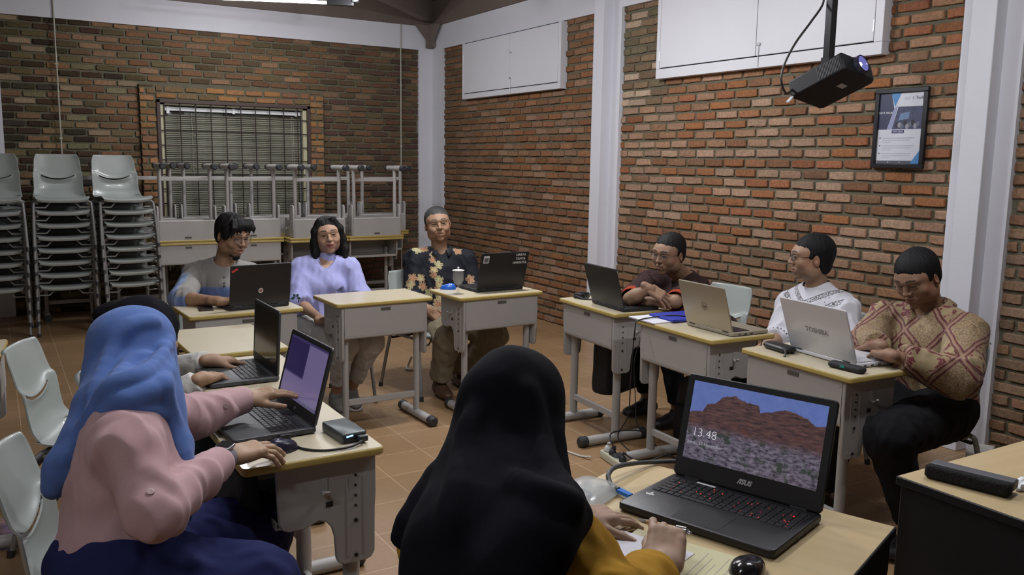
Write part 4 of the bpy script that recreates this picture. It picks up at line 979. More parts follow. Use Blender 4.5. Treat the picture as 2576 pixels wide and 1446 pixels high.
# ---------------------------------------------------------------- continuous bodies from blended distance fields
F32 = np.float32
class SDF:
    def __init__(s): s.p = []
    def cap(s, a, b, ra, rb=None, k=.02, col=None, sub=False):
        a = np.array(a, float); b = np.array(b, float); rb = ra if rb is None else rb
        s.p.append(('c', a, b, ra, rb, k, col, sub, np.minimum(a-ra, b-rb), np.maximum(a+ra, b+rb))); return s
    def chain(s, pts, rs, k=.02, **kw):
        for i in range(len(pts)-1): s.cap(pts[i], pts[i+1], rs[i], rs[i+1], k, **kw)
        return s
    def ell(s, c, r, R=None, k=.02, col=None, sub=False):
        c = np.array(c, float); r = np.array(r, float); R = np.eye(3) if R is None else np.array(R, float)   # columns = axes
        ext = np.sqrt((R**2) @ (r**2)); s.p.append(('e', c, r, R, None, k, col, sub, c-ext, c+ext)); return s
    def box(s, c, h, R=None, rd=.01, k=.01, sub=False):
        c = np.array(c, float); h = np.array(h, float); R = np.eye(3) if R is None else np.array(R, float)
        ext = np.abs(R) @ h; s.p.append(('b', c, h, R, rd, k, None, sub, c-ext, c+ext)); return s
    def plane(s, pt, n, k=.005):     # removes everything on the side n points to
        s.p.append(('p', np.array(pt, float), np.array(n, float)/np.linalg.norm(n), None, None, k, None, True, None, None)); return s
    def bounds(s):
        lo = np.min([q[8] for q in s.p if q[8] is not None and not q[7]], axis=0); hi = np.max([q[9] for q in s.p if q[9] is not None and not q[7]], axis=0); return lo, hi
    def grid(s, lo, hi, h):
        n = np.maximum(np.ceil((hi-lo)/h).astype(int)+1, 2)
        X = [(lo[i]+h*np.arange(n[i])).astype(F32) for i in range(3)]
        f = np.full(n, .06, F32)
        for q in s.p:
            k = q[5]; typ = q[0]
            if typ == 'p': sl = [(0, n[i]) for i in range(3)]
            else:
                m = k+3*h+.004; sl = []
                for i in range(3):
                    a = int(np.floor((q[8][i]-m-lo[i])/h)); b = int(np.ceil((q[9][i]+m-lo[i])/h))+1; sl.append((max(a, 0), min(b, n[i])))
                if any(b <= a for a, b in sl): continue
            S3 = tuple(slice(a, b) for a, b in sl)
            x = X[0][S3[0]][:, None, None]; y = X[1][S3[1]][None, :, None]; z = X[2][S3[2]][None, None, :]
            if typ == 'c':
                a, b = q[1], q[2]; d = b-a; dd = max(d @ d, 1e-12); px, py, pz = x-F32(a[0]), y-F32(a[1]), z-F32(a[2])
                t = np.clip((px*F32(d[0])+py*F32(d[1])+pz*F32(d[2]))/F32(dd), 0, 1)
                g = np.sqrt((px-t*F32(d[0]))**2+(py-t*F32(d[1]))**2+(pz-t*F32(d[2]))**2)-(F32(q[3])+t*F32(q[4]-q[3]))
            elif typ in 'eb':
                c, r, R = q[1], q[2], q[3]; px, py, pz = x-F32(c[0]), y-F32(c[1]), z-F32(c[2])
                u = [px*F32(R[0, i])+py*F32(R[1, i])+pz*F32(R[2, i]) for i in range(3)]
                if typ == 'e':
                    k0 = np.sqrt(sum((u[i]/F32(r[i]))**2 for i in range(3))); k1 = np.sqrt(sum((u[i]/F32(r[i]**2))**2 for i in range(3)))
                    g = k0*(k0-1)/np.maximum(k1, 1e-6)
                else:
                    w = [np.abs(u[i])-F32(r[i]-q[4]) for i in range(3)]
                    g = np.sqrt(sum(np.maximum(v, 0)**2 for v in w))+np.minimum(np.maximum(np.maximum(w[0], w[1]), w[2]), 0)-F32(q[4])
            else:
                c, nn = q[1], q[2]; g = -((x-F32(c[0]))*F32(nn[0])+(y-F32(c[1]))*F32(nn[1])+(z-F32(c[2]))*F32(nn[2]))
            fs = f[S3]
            if q[7]:
                g = -g; hh = np.maximum(k-np.abs(fs-g), 0)/max(k, 1e-6); f[S3] = np.maximum(fs, g)+hh*hh*k*F32(.25)
            else:
                hh = np.maximum(k-np.abs(fs-g), 0)/max(k, 1e-6); f[S3] = np.minimum(fs, g)-hh*hh*k*F32(.25)
        return f
    def mesh(s, h, lo=None, hi=None):
        if lo is None:
            lo, hi = s.bounds(); lo = lo-3*h-.01; hi = hi+3*h+.01
        lo = np.array(lo, float); hi = np.array(hi, float); f = s.grid(lo, hi, h)
        return nets(f, lo, h)
def nets(f, lo, h):
    ins = f < 0; n = np.array(f.shape); c = [ins[i:n[0]-1+i, j:n[1]-1+j, k:n[2]-1+k] for i in (0, 1) for j in (0, 1) for k in (0, 1)]
    cnt = sum(q.astype(np.int8) for q in c); act = (cnt > 0) & (cnt < 8)
    I, J, K = np.nonzero(act); idx = -np.ones(act.shape, np.int64); idx[I, J, K] = np.arange(len(I))
    off = [(i, j, k) for i in (0, 1) for j in (0, 1) for k in (0, 1)]
    V = np.stack([f[I+o[0], J+o[1], K+o[2]] for o in off], 1); acc = np.zeros((len(I), 3)); num = np.zeros(len(I))
    for a in range(8):
        for b in range(a+1, 8):
            d = np.array(off[b])-np.array(off[a])
            if np.abs(d).sum() != 1: continue
            va, vb = V[:, a], V[:, b]; cr = (va < 0) != (vb < 0); t = np.where(cr, va/np.where(cr, va-vb, 1), 0)
            p = np.array(off[a])[None]+t[:, None]*d[None]; acc[cr] += p[cr]; num[cr] += 1
    P = (np.stack([I, J, K], 1)+acc/np.maximum(num, 1)[:, None])*h+lo
    quads = []
    for ax in range(3):
        o = [1, 0, 0] if ax == 0 else [0, 1, 0] if ax == 1 else [0, 0, 1]
        A = ins[:n[0]-o[0], :n[1]-o[1], :n[2]-o[2]]; B = ins[o[0]:, o[1]:, o[2]:]
        u, v = [(1, 2), (2, 0), (0, 1)][ax]
        x = np.argwhere(A != B); ok = (x[:, u] > 0) & (x[:, v] > 0) & (x[:, u] < n[u]-1) & (x[:, v] < n[v]-1); x = x[ok]
        sg = A[x[:, 0], x[:, 1], x[:, 2]]; du = np.zeros(3, int); du[u] = 1; dv = np.zeros(3, int); dv[v] = 1
        q = [idx[tuple((x-du-dv).T)], idx[tuple((x-dv).T)], idx[tuple(x.T)], idx[tuple((x-du).T)]]
        q = np.stack(q, 1); q[~sg] = q[~sg][:, ::-1]; quads.append(q)
    Q = np.concatenate(quads); Q = Q[(Q >= 0).all(1)]
    return P, Q
def np_obj(name, P, Q, m, parent=None, cols=None):
    me = bpy.data.meshes.new(name); me.vertices.add(len(P)); me.vertices.foreach_set('co', P.astype(F32).ravel())
    me.loops.add(len(Q)*4); me.loops.foreach_set('vertex_index', Q.astype(np.int32).ravel())
    me.polygons.add(len(Q)); me.polygons.foreach_set('loop_start', (np.arange(len(Q))*4).astype(np.int32))
    me.update(calc_edges=True); me.validate(); me.polygons.foreach_set('use_smooth', [True]*len(me.polygons)); me.materials.append(m)
    if cols is not None:
        at = me.color_attributes.new('Col', 'FLOAT_COLOR', 'POINT')
        at.data.foreach_set('color', np.concatenate([cols, np.ones((len(cols), 1))], 1).astype(F32).ravel())
    o = bpy.data.objects.new(name, me); COL.objects.link(o)
    if parent: o.parent = parent
    return o
def normals(P, Q):
    n = np.cross(P[Q[:, 2]]-P[Q[:, 0]], P[Q[:, 3]]-P[Q[:, 1]]); N_ = np.zeros_like(P)
    for i in range(4): np.add.at(N_, Q[:, i], n)
    return N_/np.maximum(np.linalg.norm(N_, axis=1), 1e-9)[:, None]
def smoothm(P, Q, it=1, w=.5):
    for _ in range(it):
        S_ = np.zeros_like(P); c = np.zeros(len(P))
        for i in range(4):
            a, b = Q[:, i], Q[:, (i+1) % 4]; np.add.at(S_, a, P[b]); np.add.at(c, a, 1); np.add.at(S_, b, P[a]); np.add.at(c, b, 1)
        P = P*(1-w)+w*S_/np.maximum(c, 1)[:, None]
    return P
def vnoise(P, seed=0):       # cheap smooth pseudo noise, about -1..1
    r = np.random.RandomState(seed); out = np.zeros(len(P))
    for i in range(7):
        d = r.normal(size=3); d /= np.linalg.norm(d); f = r.uniform(.7, 1.7); a = P @ d*f*2*PI+r.uniform(0, 6.28)
        out += np.sin(a+1.3*np.sin(P @ r.normal(size=3)*2+r.uniform(0, 6)))
    return out/3.2
def displace(P, Q, fn, amp):
    return P+normals(P, Q)*(fn(P)*amp)[:, None]

# ---------- anatomy
V3 = lambda *a: np.array(a, float)
def unit(v): v = np.array(v, float); return v/max(np.linalg.norm(v), 1e-9)
def frame(fwd, up=(0, 0, 1)):
    """columns: right, forward, up"""
    f = unit(fwd); r = unit(np.cross(f, up)); u = np.cross(r, f); return np.stack([r, f, u], 1)
def rot_axis(v, ax, deg): return np.array(Matrix.Rotation(math.radians(deg), 3, Vector(ax)) @ Vector(v))
skinm = attrmat('skin', .55, .06, 40, .12, 400, .4, sss=.06)
def head_sdf(S_, c, R, s=1.0, female=False, smile=0, open_=0, round_=1.0, nose=1.0, eyeo=1.0):
    T = lambda x, y, z: c+R @ (np.array([x, y, z])*s); w = round_
    S_.ell(T(0, -.018, .036), V3(.081, .096, .080)*s, R, k=.03)
    S_.ell(T(0, .022, -.028), V3(.0695*w, .066, .080)*s, R, k=.035)
    S_.ell(T(0, .035, .035), V3(.068, .056, .045)*s, R, k=.03)
    j = .044 if female else .053
    for q in (-1, 1):
        S_.ell(T(q*j*w, .005, -.062), V3(.018, .032, .030)*s, R, k=.03)
        S_.ell(T(q*.046*w, .060, -.020), V3(.021, .018, .020)*s, R, k=.024)
        S_.ell(T(q*.084, -.010, -.006), V3(.007, .017, .029)*s, R @ np.array(Matrix.Rotation(math.radians(q*-18), 3, 'Z')) @ np.array(Matrix.Rotation(math.radians(-12), 3, 'X')), k=.006)
        S_.ell(T(q*.090, -.004, .002), V3(.005, .008, .016)*s, R, k=.004, sub=True)
        S_.cap(T(q*.012, .088, .032), T(q*.048, .074, .034), .009*s, .007*s, k=.016)
    S_.ell(T(0, .071, -.094), V3(.021, .016, .016)*s, R, k=.026)
    S_.ell(T(0, .078, -.060), V3(.030, .016, .022)*s, R, k=.016)
    for q in (-1, 1):
        S_.ell(T(q*.032, .097, .009), V3(.0175, .013, .0115)*s, R, k=.014, sub=True)
        S_.ell(T(q*.032, .0725, .007), V3(.0185, .0160, .0125)*s, R, k=.006)
        S_.cap(T(q*.020, .0895, .0165), T(q*.042, .0855, .0165), .0022*s, .0018*s, k=.004)
        Rt = R @ np.array(Matrix.Rotation(math.radians(-q*5), 3, 'Y'))
        S_.ell(T(q*.0325, .0915, .0072), V3(.0142, .0105, (.0047 if smile < .5 else .0040)*eyeo)*s, Rt, k=.0012, sub=True)
        if smile: S_.ell(T(q*.037, .070, -.032), V3(.018, .016, .015)*s*(.8+.2*smile), R, k=.014)
        S_.chain([T(q*.019, .090, -.024), T(q*(.031+.004*smile), .080, -.048)], [.0006*s, .0006*s], k=.0065, sub=True)
    n = nose
    S_.chain([T(0, .082, .022), T(0, .094, .004), T(0, .105*1.0, -.018)], [.007*s*n, .008*s*n, .0115*s*n], k=.010)
    for q in (-1, 1):
        S_.ell(T(q*.0125*n, .094, -.021), V3(.0085*n, .011, .008)*s, R, k=.006); S_.ell(T(q*.007, .103, -.030), V3(.0032, .004, .003)*s, R, k=.003, sub=True)
    mw = .0235+.006*smile; mz = -.052; sm = .005*smile
    S_.chain([T(-mw, .079, mz+sm), T(-.010, .0895, mz-.0005+.003), T(0, .0905, mz), T(.010, .0895, mz-.0005+.003), T(mw, .079, mz+sm)], [.0030*s, .0052*s, .0048*s, .0052*s, .0030*s], k=.006)
    S_.chain([T(-mw*.85, .080, mz-.009-open_+sm*.7), T(0, .0895, mz-.0125-open_), T(mw*.85, .080, mz-.009-open_+sm*.7)], [.0035*s, .0068*s, .0035*s], k=.006)
    if open_: S_.ell(T(0, .093, mz-.0052-open_/2), V3(mw*.80, .0095, .0022+open_*.55)*s, R, k=.0015, sub=True)
    else: S_.chain([T(-mw, .087, mz-.0045+sm), T(0, .0975, mz-.0058), T(mw, .087, mz-.0045+sm)], [.0016*s]*3, k=.002, sub=True)
    return T
def skin_cols(P, c, R, s, base, lip, brow, stubble=0, beard=False, blush=None, browz=.037):
    C = np.tile(np.array(base), (len(P), 1)); L = ((P-c) @ R)/s; x, y, z = L.T; ax = np.abs(x); inh = (np.abs(z) < .13) & (y > .02) & (ax < .09)
    def mixin(m, col): C[:] = C*(1-m[:, None])+np.array(col)*m[:, None]
    g = lambda v, w: np.exp(-(v/w)**2)
    front = inh & (y > .055)
    mixin(front*g(ax-.002, .026)**1*np.clip(g(z+.0580, .0105)*1.6, 0, 1)*(ax < .030), lip)
    bz = browz+.004*np.cos((ax-.032)/.02*1.2)
    mixin(inh*(y > .045)*np.clip(g(z-bz, .0034+.0010*(ax < .035))*np.clip((ax-.010)/.006, 0, 1)*np.clip((.056-ax)/.010, 0, 1)*1.5, 0, 1)*.95, brow)
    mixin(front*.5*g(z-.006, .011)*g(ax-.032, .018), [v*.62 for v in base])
    mixin(front*np.clip(g(z-.0112-.0015*np.cos((ax-.032)*90), .0016)*(ax > .0185)*(ax < .0475)*1.3, 0, 1), (.012, .009, .008))
    mixin(front*g(ax-.008, .005)*g(z+.029, .003)*.6, [v*.4 for v in base])
    if stubble: mixin(inh*stubble*np.clip(1-((z+.075)/.038)**2, 0, 1)*(z < -.030), (.10, .085, .075))
    if beard: mixin(inh*(y > .03)*np.clip(g(z+.105, .016)*g(ax, .024)*1.6, 0, 1), (.012, .010, .010)); mixin(front*.55*g(z+.040, .005)*g(ax, .020), (.03, .02, .018))
    mixin(((ax > .07) & (ax < .1) & (np.abs(z) < .04))*.25, (.42, .16, .10))
    return C
def eyes(parent, c, R, s=1.0, look=(0, 0)):
    for q in (-1, 1):
        b = MB(); r = .0126*s; n = 20; K = 12; vs = []; cols = []
        ctrp = c+R @ (np.array([q*.0325, .0735, .0072])*s); gd = unit(np.array([look[0], 1, look[1]]))
        g2 = unit(np.cross(gd, [0, 0, 1])); g3 = np.cross(g2, gd); Rg = R @ np.stack([g2, gd, g3], 1)
        for j in range(K+1):
            ph = PI*.62*j/K
            for k in range(n):
                a = 2*PI*k/n; p = ctrp+Rg @ np.array([math.sin(ph)*math.cos(a), math.cos(ph), math.sin(ph)*math.sin(a)])*r; vs.append(tuple(p))
                cols.append((.006, .005, .005) if ph < .36 else (.018, .010, .008) if ph < .66 else (.30, .27, .25))
        b.v = vs; b.c = cols; b.f = [(j*n+k, j*n+(k+1) % n, (j+1)*n+(k+1) % n, (j+1)*n+k) for j in range(K) for k in range(n)]; b.m = [0]*len(b.f)
        b.build('eye', attrmat('eye', .15, 0, 10, 0, 10, .6), parent, smooth=80, col=True)
def hand_sdf(S_, w, d, up, side, s=1.0, curl=(25, 25, 25, 25), spread=1.0, thumb=(35, 20), pk=.018):
    """w wrist, d along hand, up back of hand normal; side +1: thumb lies towards cross(d,up)"""
    d = unit(d); up = unit(np.array(up)-d*np.dot(up, d)); x = np.cross(d, up)*side
    w = np.array(w, float); T = lambda a, b, c: w+(x*a+d*b+up*c)*s
    Rm = np.stack([x, d, up], 1)
    S_.cap(T(0, -.03, 0), T(0, .015, 0), .0225*s, .023*s, k=max(pk, .008))
    S_.box(T(.001, .050, .0), V3(.036, .046, .0125)*s, Rm, rd=.012*s, k=pk)
    S_.ell(T(.022, .032, -.006), V3(.017, .032, .014)*s, Rm, k=min(pk, .014)); S_.ell(T(-.024, .040, -.005), V3(.012, .034, .012)*s, Rm, k=min(pk, .012))
    bx = (.0275, .0095, -.0085, -.0265); by = (.090, .094, .090, .081); ln = (.070, .077, .072, .056); rr = (.0087, .0089, .0084, .0074); sp = (6, 1, -4, -10)
    tips = []
    for i in range(4):
        cu = curl[i] if not isinstance(curl[i], (tuple, list)) else None; cc = (cu*.8, cu*1.1, cu*.6) if cu is not None else curl[i]
        dd = rot_axis(d, up, -sp[i]*spread*side); ax = np.cross(dd, up); p = T(bx[i], by[i]-.012, -.001); S_.cap(T(bx[i]*.9, .06, -.001), p, rr[i]*s*1.05, rr[i]*s*1.08, k=.008)
        S_.ell(T(bx[i], by[i]-.012, .004), V3(.0078, .010, .0072)*s, Rm, k=.006)
        L3 = [.46*ln[i], .31*ln[i], .25*ln[i]]; cd = dd; p0 = p; R_ = [rr[i]*s, rr[i]*.95*s, rr[i]*.88*s, rr[i]*.76*s]
        for q in range(3):
            cd = rot_axis(cd, ax, -cc[q]) ; p1 = p0+cd*(L3[q]+(.012 if q == 0 else 0))*s; S_.cap(p0, p1, R_[q], R_[q+1], k=.003 if q else .0045); p0 = p1
        tips.append((p0, cd, ax))
    # thumb from the side of the palm
    a1, a2 = thumb[:2]; drop = thumb[2] if len(thumb) > 2 else 20
    td = rot_axis(rot_axis(d, up, -a1*side), np.cross(d, up), -drop); p0 = T(.024, .020, -.006); p1 = p0+td*.042*s
    td2 = rot_axis(td, up, a2*side); p2 = p1+td2*.034*s; td3 = rot_axis(td2, up, a2*.6*side); p3 = p2+td3*.024*s
    S_.cap(p0, p1, .0145*s, .0115*s, k=.012); S_.cap(p1, p2, .0112*s, .0100*s, k=.004); S_.cap(p2, p3, .0100*s, .0080*s, k=.004)
    tips.append((p3, td3, np.cross(td3, up)))
    return tips, (w, s)
def nails(parent, tips, up, s=1.0, col=(.50, .30, .24)):
    m = mat('finger_nail_%d' % int(col[0]*100), col, .3, coat=.3)
    for p, d_, ax in tips:
        nn = unit(np.cross(ax, d_)); nn = nn if np.dot(nn, up) > -.3 else -nn
        S2 = SDF(); S2.ell(p-d_*.001+nn*.0056*s, V3(.0052, .0070, .0022)*s, np.stack([unit(np.cross(d_, nn)), d_, nn], 1), k=0)
        P, Q = S2.mesh(.0012); np_obj('finger_nail', P, Q, m, parent)
class Person:
    def __init__(p, name, label, group=None): p.name = name; p.label = label; p.S = SDF(); p.reg = []; p.cl = []; p.heads = []; p.s = 1
    def finish(p, base, colsfn=None, coarse=.011):
        parts = []; lo, hi = p.S.bounds(); P, Q = p.S.mesh(coarse)
        for rlo, rhi, h in p.reg:
            c = P[Q].mean(1); inside = ((c > np.array(rlo)+.012) & (c < np.array(rhi)-.012)).all(1); Q = Q[~inside]
        parts.append((smoothm(P, Q, 1), Q))
        for rlo, rhi, h in p.reg: parts.append(p.S.mesh(h, rlo, rhi))
        n = 0; PP = []; QQ = []
        for a, b in parts: PP.append(a); QQ.append(b+n); n += len(a)
        P = np.concatenate(PP); Q = np.concatenate(QQ)
        used = np.unique(Q); mp = -np.ones(len(P), int); mp[used] = np.arange(len(used)); P = P[used]; Q = mp[Q]
        C = colsfn(P) if colsfn else np.tile(np.array(base), (len(P), 1))
        o = np_obj('person', P, Q, skinm, None, C); tag(o, p.label, 'person'); p.o = o; return o
def cloth(parent, name, S_, m, h=.007, folds=None, amp=.004, sm=1, cols=None, cut=None):
    P, Q = S_.mesh(h); P = smoothm(P, Q, sm)
    if folds: P = displace(P, Q, folds, amp)
    return np_obj(name, P, Q, m, parent, cols(P) if cols else None)
STILL = []
def foldfn(scale=(14, 14, 5), seed=1, pinch=None, rad=.12):
    def fn(P):
        v = vnoise(P*np.array(scale)/2.2, seed); r = 1-2*np.abs(v*.6); v = np.clip(r, -1, 1)+.35*vnoise(P*np.array(scale)*1.1, seed+9)
        w = np.full(len(P), .8)
        if pinch is not None:
            for c in pinch: w = np.maximum(w, 1.9*np.exp(-(np.linalg.norm(P-np.array(c), axis=1)/rad)**2))
        for c in STILL: w = w*np.clip((np.linalg.norm(P-c, axis=1)-.085)/.07, 0.05, 1)
        return v*w
    return fn
def pixw(x, y, d):
    """point at depth d (metres along the view axis) seen at x, y"""
    return np.array(Vector((0, 0, CAMH))+(_fw+_r*((x-1288)/FPX)-_u*((y-723)/FPX))*d)
# ---------------------------------------------------------------- people
def pz(x, y, z):
    d = _fw+_r*((x-1288)/FPX)-_u*((y-723)/FPX); t = (z-CAMH)/d.z; return np.array(Vector((0, 0, CAMH))+d*t)
def face(P, yr, pitch=0, roll=0):
    """head frame: turned yr degrees to the picture's right from looking at the camera, pitched down, rolled"""
    tc_ = np.array([-P[0], -P[1], 0]); tc_ = unit(tc_); r = unit(np.array([_r.x, _r.y, 0])); a = math.radians(yr)
    side = np.array([-tc_[1], tc_[0], 0]); side = side if side @ r > 0 else -side
    f = tc_*math.cos(a)+side*math.sin(a); f = unit(f*math.cos(math.radians(pitch))+np.array([0, 0, -math.sin(math.radians(pitch))]))
    R = frame(f); return R @ np.array(Matrix.Rotation(math.radians(roll), 3, 'Y'))
def lp(a, b, t): return np.array(a)*(1-t)+np.array(b)*t
def human(c):
    """c: dict of joints; returns Person with the skin body field filled"""
    p = Person('person', c['label']); S_ = p.S; f = c.get('fem', False); k = .9 if f else 1
    P_, C_, N_, H = (np.array(c[q], float) for q in ('pelvis', 'chest', 'neck', 'head')); R = c['R']; hs = c.get('hs', 1.0)
    SL, SR, EL, ER, WL, WR = (np.array(c[q], float) for q in ('SL', 'SR', 'EL', 'ER', 'WL', 'WR'))
    up = unit(C_-P_); side = unit(SR-SL); T3 = np.stack([side, unit(np.cross(up, side)), up], 1); p.T3 = T3; p.c = c
    w = c.get('w', 1.0); p.w = w
    S_.ell(C_, V3(.145*w, .095*w, .15), T3, k=.05); S_.ell(lp(C_, P_, .55), V3(.125*w, .09*w, .14), T3, k=.05); S_.ell(P_, V3(.15*w, .10*w, .10), T3, k=.05)
    S_.chain([SL, N_-up*.03, SR], [.045*k, .05, .045*k], k=.04); nb = H+R @ (V3(0, -.028, -.075)*hs)
    S_.cap(N_-up*.02, nb, .056*k, .052*k, k=.03)
    head_sdf(S_, H, R, hs, f, c.get('smile', 0), c.get('open', 0), c.get('round', 1), c.get('nose', 1), c.get('eyeo', 1))
    STILL[:] = [N_+up*.02]
    tips = {}
    for s_, Sh, E_, W_ in (('L', SL, EL, WL), ('R', SR, ER, WR)):
        S_.cap(Sh, E_, .046*k, .036*k, k=.03); m_ = lp(E_, W_, .3); S_.cap(E_, m_, .036*k, .038*k, k=.02); S_.cap(m_, W_, .038*k, .024*k, k=.02)
        h = c.get('hand'+s_)
        if h: tips[s_], hh = hand_sdf(S_, W_, h[0], h[1], -1 if s_ == 'R' else 1, **h[2]); hc = W_+unit(h[0])*.08; q = V3(.155, .155, .155); p.reg.append((hc-q, hc+q, h[3] if len(h) > 3 else .0028))
    if 'KL' in c:
        for K_, A_, q in ((c['KL'], c['AL'], -1), (c['KR'], c['AR'], 1)):
            K_ = np.array(K_, float); A_ = np.array(A_, float); hp = P_+T3 @ V3(.085*q, .02, -.03); S_.cap(hp, K_, .070*w, .052, k=.04); m_ = lp(K_, A_, .35); S_.cap(K_, m_, .052, .050, k=.02); S_.cap(m_, A_, .050, .034, k=.02)
            td = unit(np.array(c.get('toe', T3[:, 1]), float)*[1, 1, 0]); S_.cap(A_+[0, 0, -.035], A_+td*.10+[0, 0, -.060], .028, .018, k=.02)
    hq = V3(.135, .135, .15)*hs; hc = H+R @ V3(0, 0, -.01); p.reg.append((hc-hq, hc+hq, c.get('hh', .0018))); p.tips = tips
    base = c['skin']; lip = c.get('lip', [v*q for v, q in zip(base, (.85, .62, .60))]); br = c.get('brow', (.025, .018, .015))
    o = p.finish(base, lambda X: skin_cols(X, H, R, hs, base, lip, br, c.get('stubble', 0), c.get('beard', False)))
    if c.get('eyes', True): eyes(o, H, R, hs, c.get('look', (0, 0)))
    for q in tips: nails(o, tips[q], np.array(c['hand'+q][1], float), col=tuple(min(1, v*1.5) for v in base))
    return p
def torso_cloth(c, p, ex=.012, sleeve=(.062, .055, .05), upto=1.0, hem=.13, loose=1.0):
    S_ = SDF(); P_, C_, N_ = (np.array(c[q], float) for q in ('pelvis', 'chest', 'neck')); T3 = p.T3; w = p.w; up = T3[:, 2]; fem = c.get('fem')
    S_.ell(C_, V3(.150*w+ex, .105*w+ex, .165), T3, k=.05); S_.ell(lp(C_, P_, .5), V3(.135*w*loose+ex, .105*w*loose+ex, .16), T3, k=.06)
    S_.ell(P_+up*.0, V3(.160*w*loose+ex, .120*w*loose+ex, hem), T3, k=.05)
    if fem: 
        for q in (-1, 1): S_.ell(C_+T3 @ V3(q*.065, .080, -.02), V3(.06, .05, .06), T3, k=.05)
    S_.chain([np.array(c['SL'], float)+up*.0, N_-up*.035, np.array(c['SR'], float)], [.052+ex, .050+ex, .052+ex], k=.045)
    for s_ in 'LR':
        Sh, E_, W_ = (np.array(c[q+s_], float) for q in 'SEW'); r0, r1, r2 = sleeve
        S_.cap(N_+up*.012+(Sh-N_)*.12, lp(N_, Sh, .68), .040+ex, .045+ex, k=.04)
        if upto <= .5: e = lp(Sh, E_, upto*2); S_.cap(Sh, e, r0, r1, k=.03); S_.plane if False else None
        else: S_.cap(Sh, E_, r0, r1, k=.03); S_.cap(E_, lp(E_, W_, (upto-.5)*2), r1, r2, k=.02)
    return S_
def cut_ends(S_, c, upto, k=.002):
    """open the sleeve ends: flat cut across the arm (bounded box so the rest stays)"""
    for s_ in 'LR':
        Sh, E_, W_ = (np.array(c[q+s_], float) for q in 'SEW')
        a, b = (Sh, E_) if upto <= .5 else (E_, W_); e = lp(a, b, upto*2 if upto <= .5 else (upto-.5)*2); d = unit(b-a)
        R = frame(d, (0, .1, 1) if abs(d[2]) < .95 else (0, 1, 0)); S_.box(e+d*.075, V3(.10, .075, .10), R, rd=.002, k=.003, sub=True)
def setsuv(o, c, T3, org):
    me = o.data; n = len(me.vertices); P = np.zeros(n*3, F32); me.vertices.foreach_get('co', P); P = P.reshape(-1, 3)
    L = (P-org) @ T3; at = me.attributes.new('suv', 'FLOAT_VECTOR', 'POINT'); at.data.foreach_set('vector', L.astype(F32).ravel())
def neck_hole(S_, c, r=.062, drop=.02, v=.0):
    N_ = np.array(c['neck'], float); H = np.array(c['head'], float); d = unit(H-N_); S_.cap(N_-d*drop, N_+d*.2, r, r+.03, k=.006, sub=True)
def trousers(c, p, name, m, ex=.012, seed=3, h=.008, cuff=.06, amp=.006, r=(.088, .068, .058, .052)):
    S_ = SDF(); P_ = np.array(c['pelvis'], float); T3 = p.T3; w = p.w
    S_.ell(P_-T3[:, 2]*.02, V3(.165*w+ex, .12*w+ex, .105), T3, k=.05); pin = []
    for K_, A_, q in ((c['KL'], c['AL'], -1), (c['KR'], c['AR'], 1)):
        K_ = np.array(K_, float); A_ = np.array(A_, float); hp = P_+T3 @ V3(.088*q, .02, -.03); S_.cap(hp, K_, r[0]*w, r[1], k=.04)
        e = A_+unit(K_-A_)*cuff; S_.cap(K_, lp(K_, e, .35), r[1], r[2], k=.03); S_.cap(lp(K_, e, .35), e, r[2], r[3], k=.02); pin += [K_]
        S_.box(e-unit(K_-A_)*.07, V3(.10, .07, .10), frame(unit(A_-K_), (0, 1, 0)), rd=.002, k=.003, sub=True)
    return cloth(p.o, name, S_, m, h, foldfn((16, 16, 9), seed, pin, .13), amp)
def shoes(c, p, m, sole=None, name='shoe'):
    for K_, A_ in ((c['KL'], c['AL']), (c['KR'], c['AR'])):
        A_ = np.array(A_, float); td = unit(np.array(c.get('toe', p.T3[:, 1]), float)*[1, 1, 0]); sd = np.cross(td, [0, 0, 1]); R = np.stack([sd, td, [0, 0, 1]], 1); g = V3(A_[0], A_[1], 0)
        S_ = SDF(); S_.cap(g-td*.035+[0, 0, .05], g+td*.05+[0, 0, .05], .042, .042, k=.03); S_.ell(g+td*.115+[0, 0, .038], V3(.044, .07, .034), R, k=.04); S_.cap(g+[0, 0, .05], g+[0, 0, .085], .044, .045, k=.02)
        S_.box(g+td*.05+[0, 0, -.04], V3(.1, .25, .05), R, k=.003, sub=True)
        P, Q = S_.mesh(.004); o = np_obj(name, P, Q, m, p.o)
        if sole is not None:
            S2 = SDF(); S2.cap(g-td*.032+[0, 0, .014], g+td*.12+[0, 0, .014], .047, .050, k=.01); S2.box(g+td*.05+[0, 0, .06], V3(.1, .25, .032), R, rd=.003, k=.003, sub=True); S2.box(g+td*.05+[0, 0, -.048], V3(.1, .25, .05), R, rd=.003, k=.003, sub=True)
            P, Q = S2.mesh(.004); np_obj('sole', P, Q, sole, o)
            b = MB(); b.M = Matrix([[sd[0], td[0], 0, g[0]], [sd[1], td[1], 0, g[1]], [0, 0, 1, 0], [0, 0, 0, 1]])
            for i in range(5): b.tube([(-.018, .03+i*.017, .088-i*.006), (0, .036+i*.017, .092-i*.006), (.018, .03+i*.017, .088-i*.006)], .004, 6)
            b.build('laces', mat('white_lace', (.55, .54, .52), .7), o)
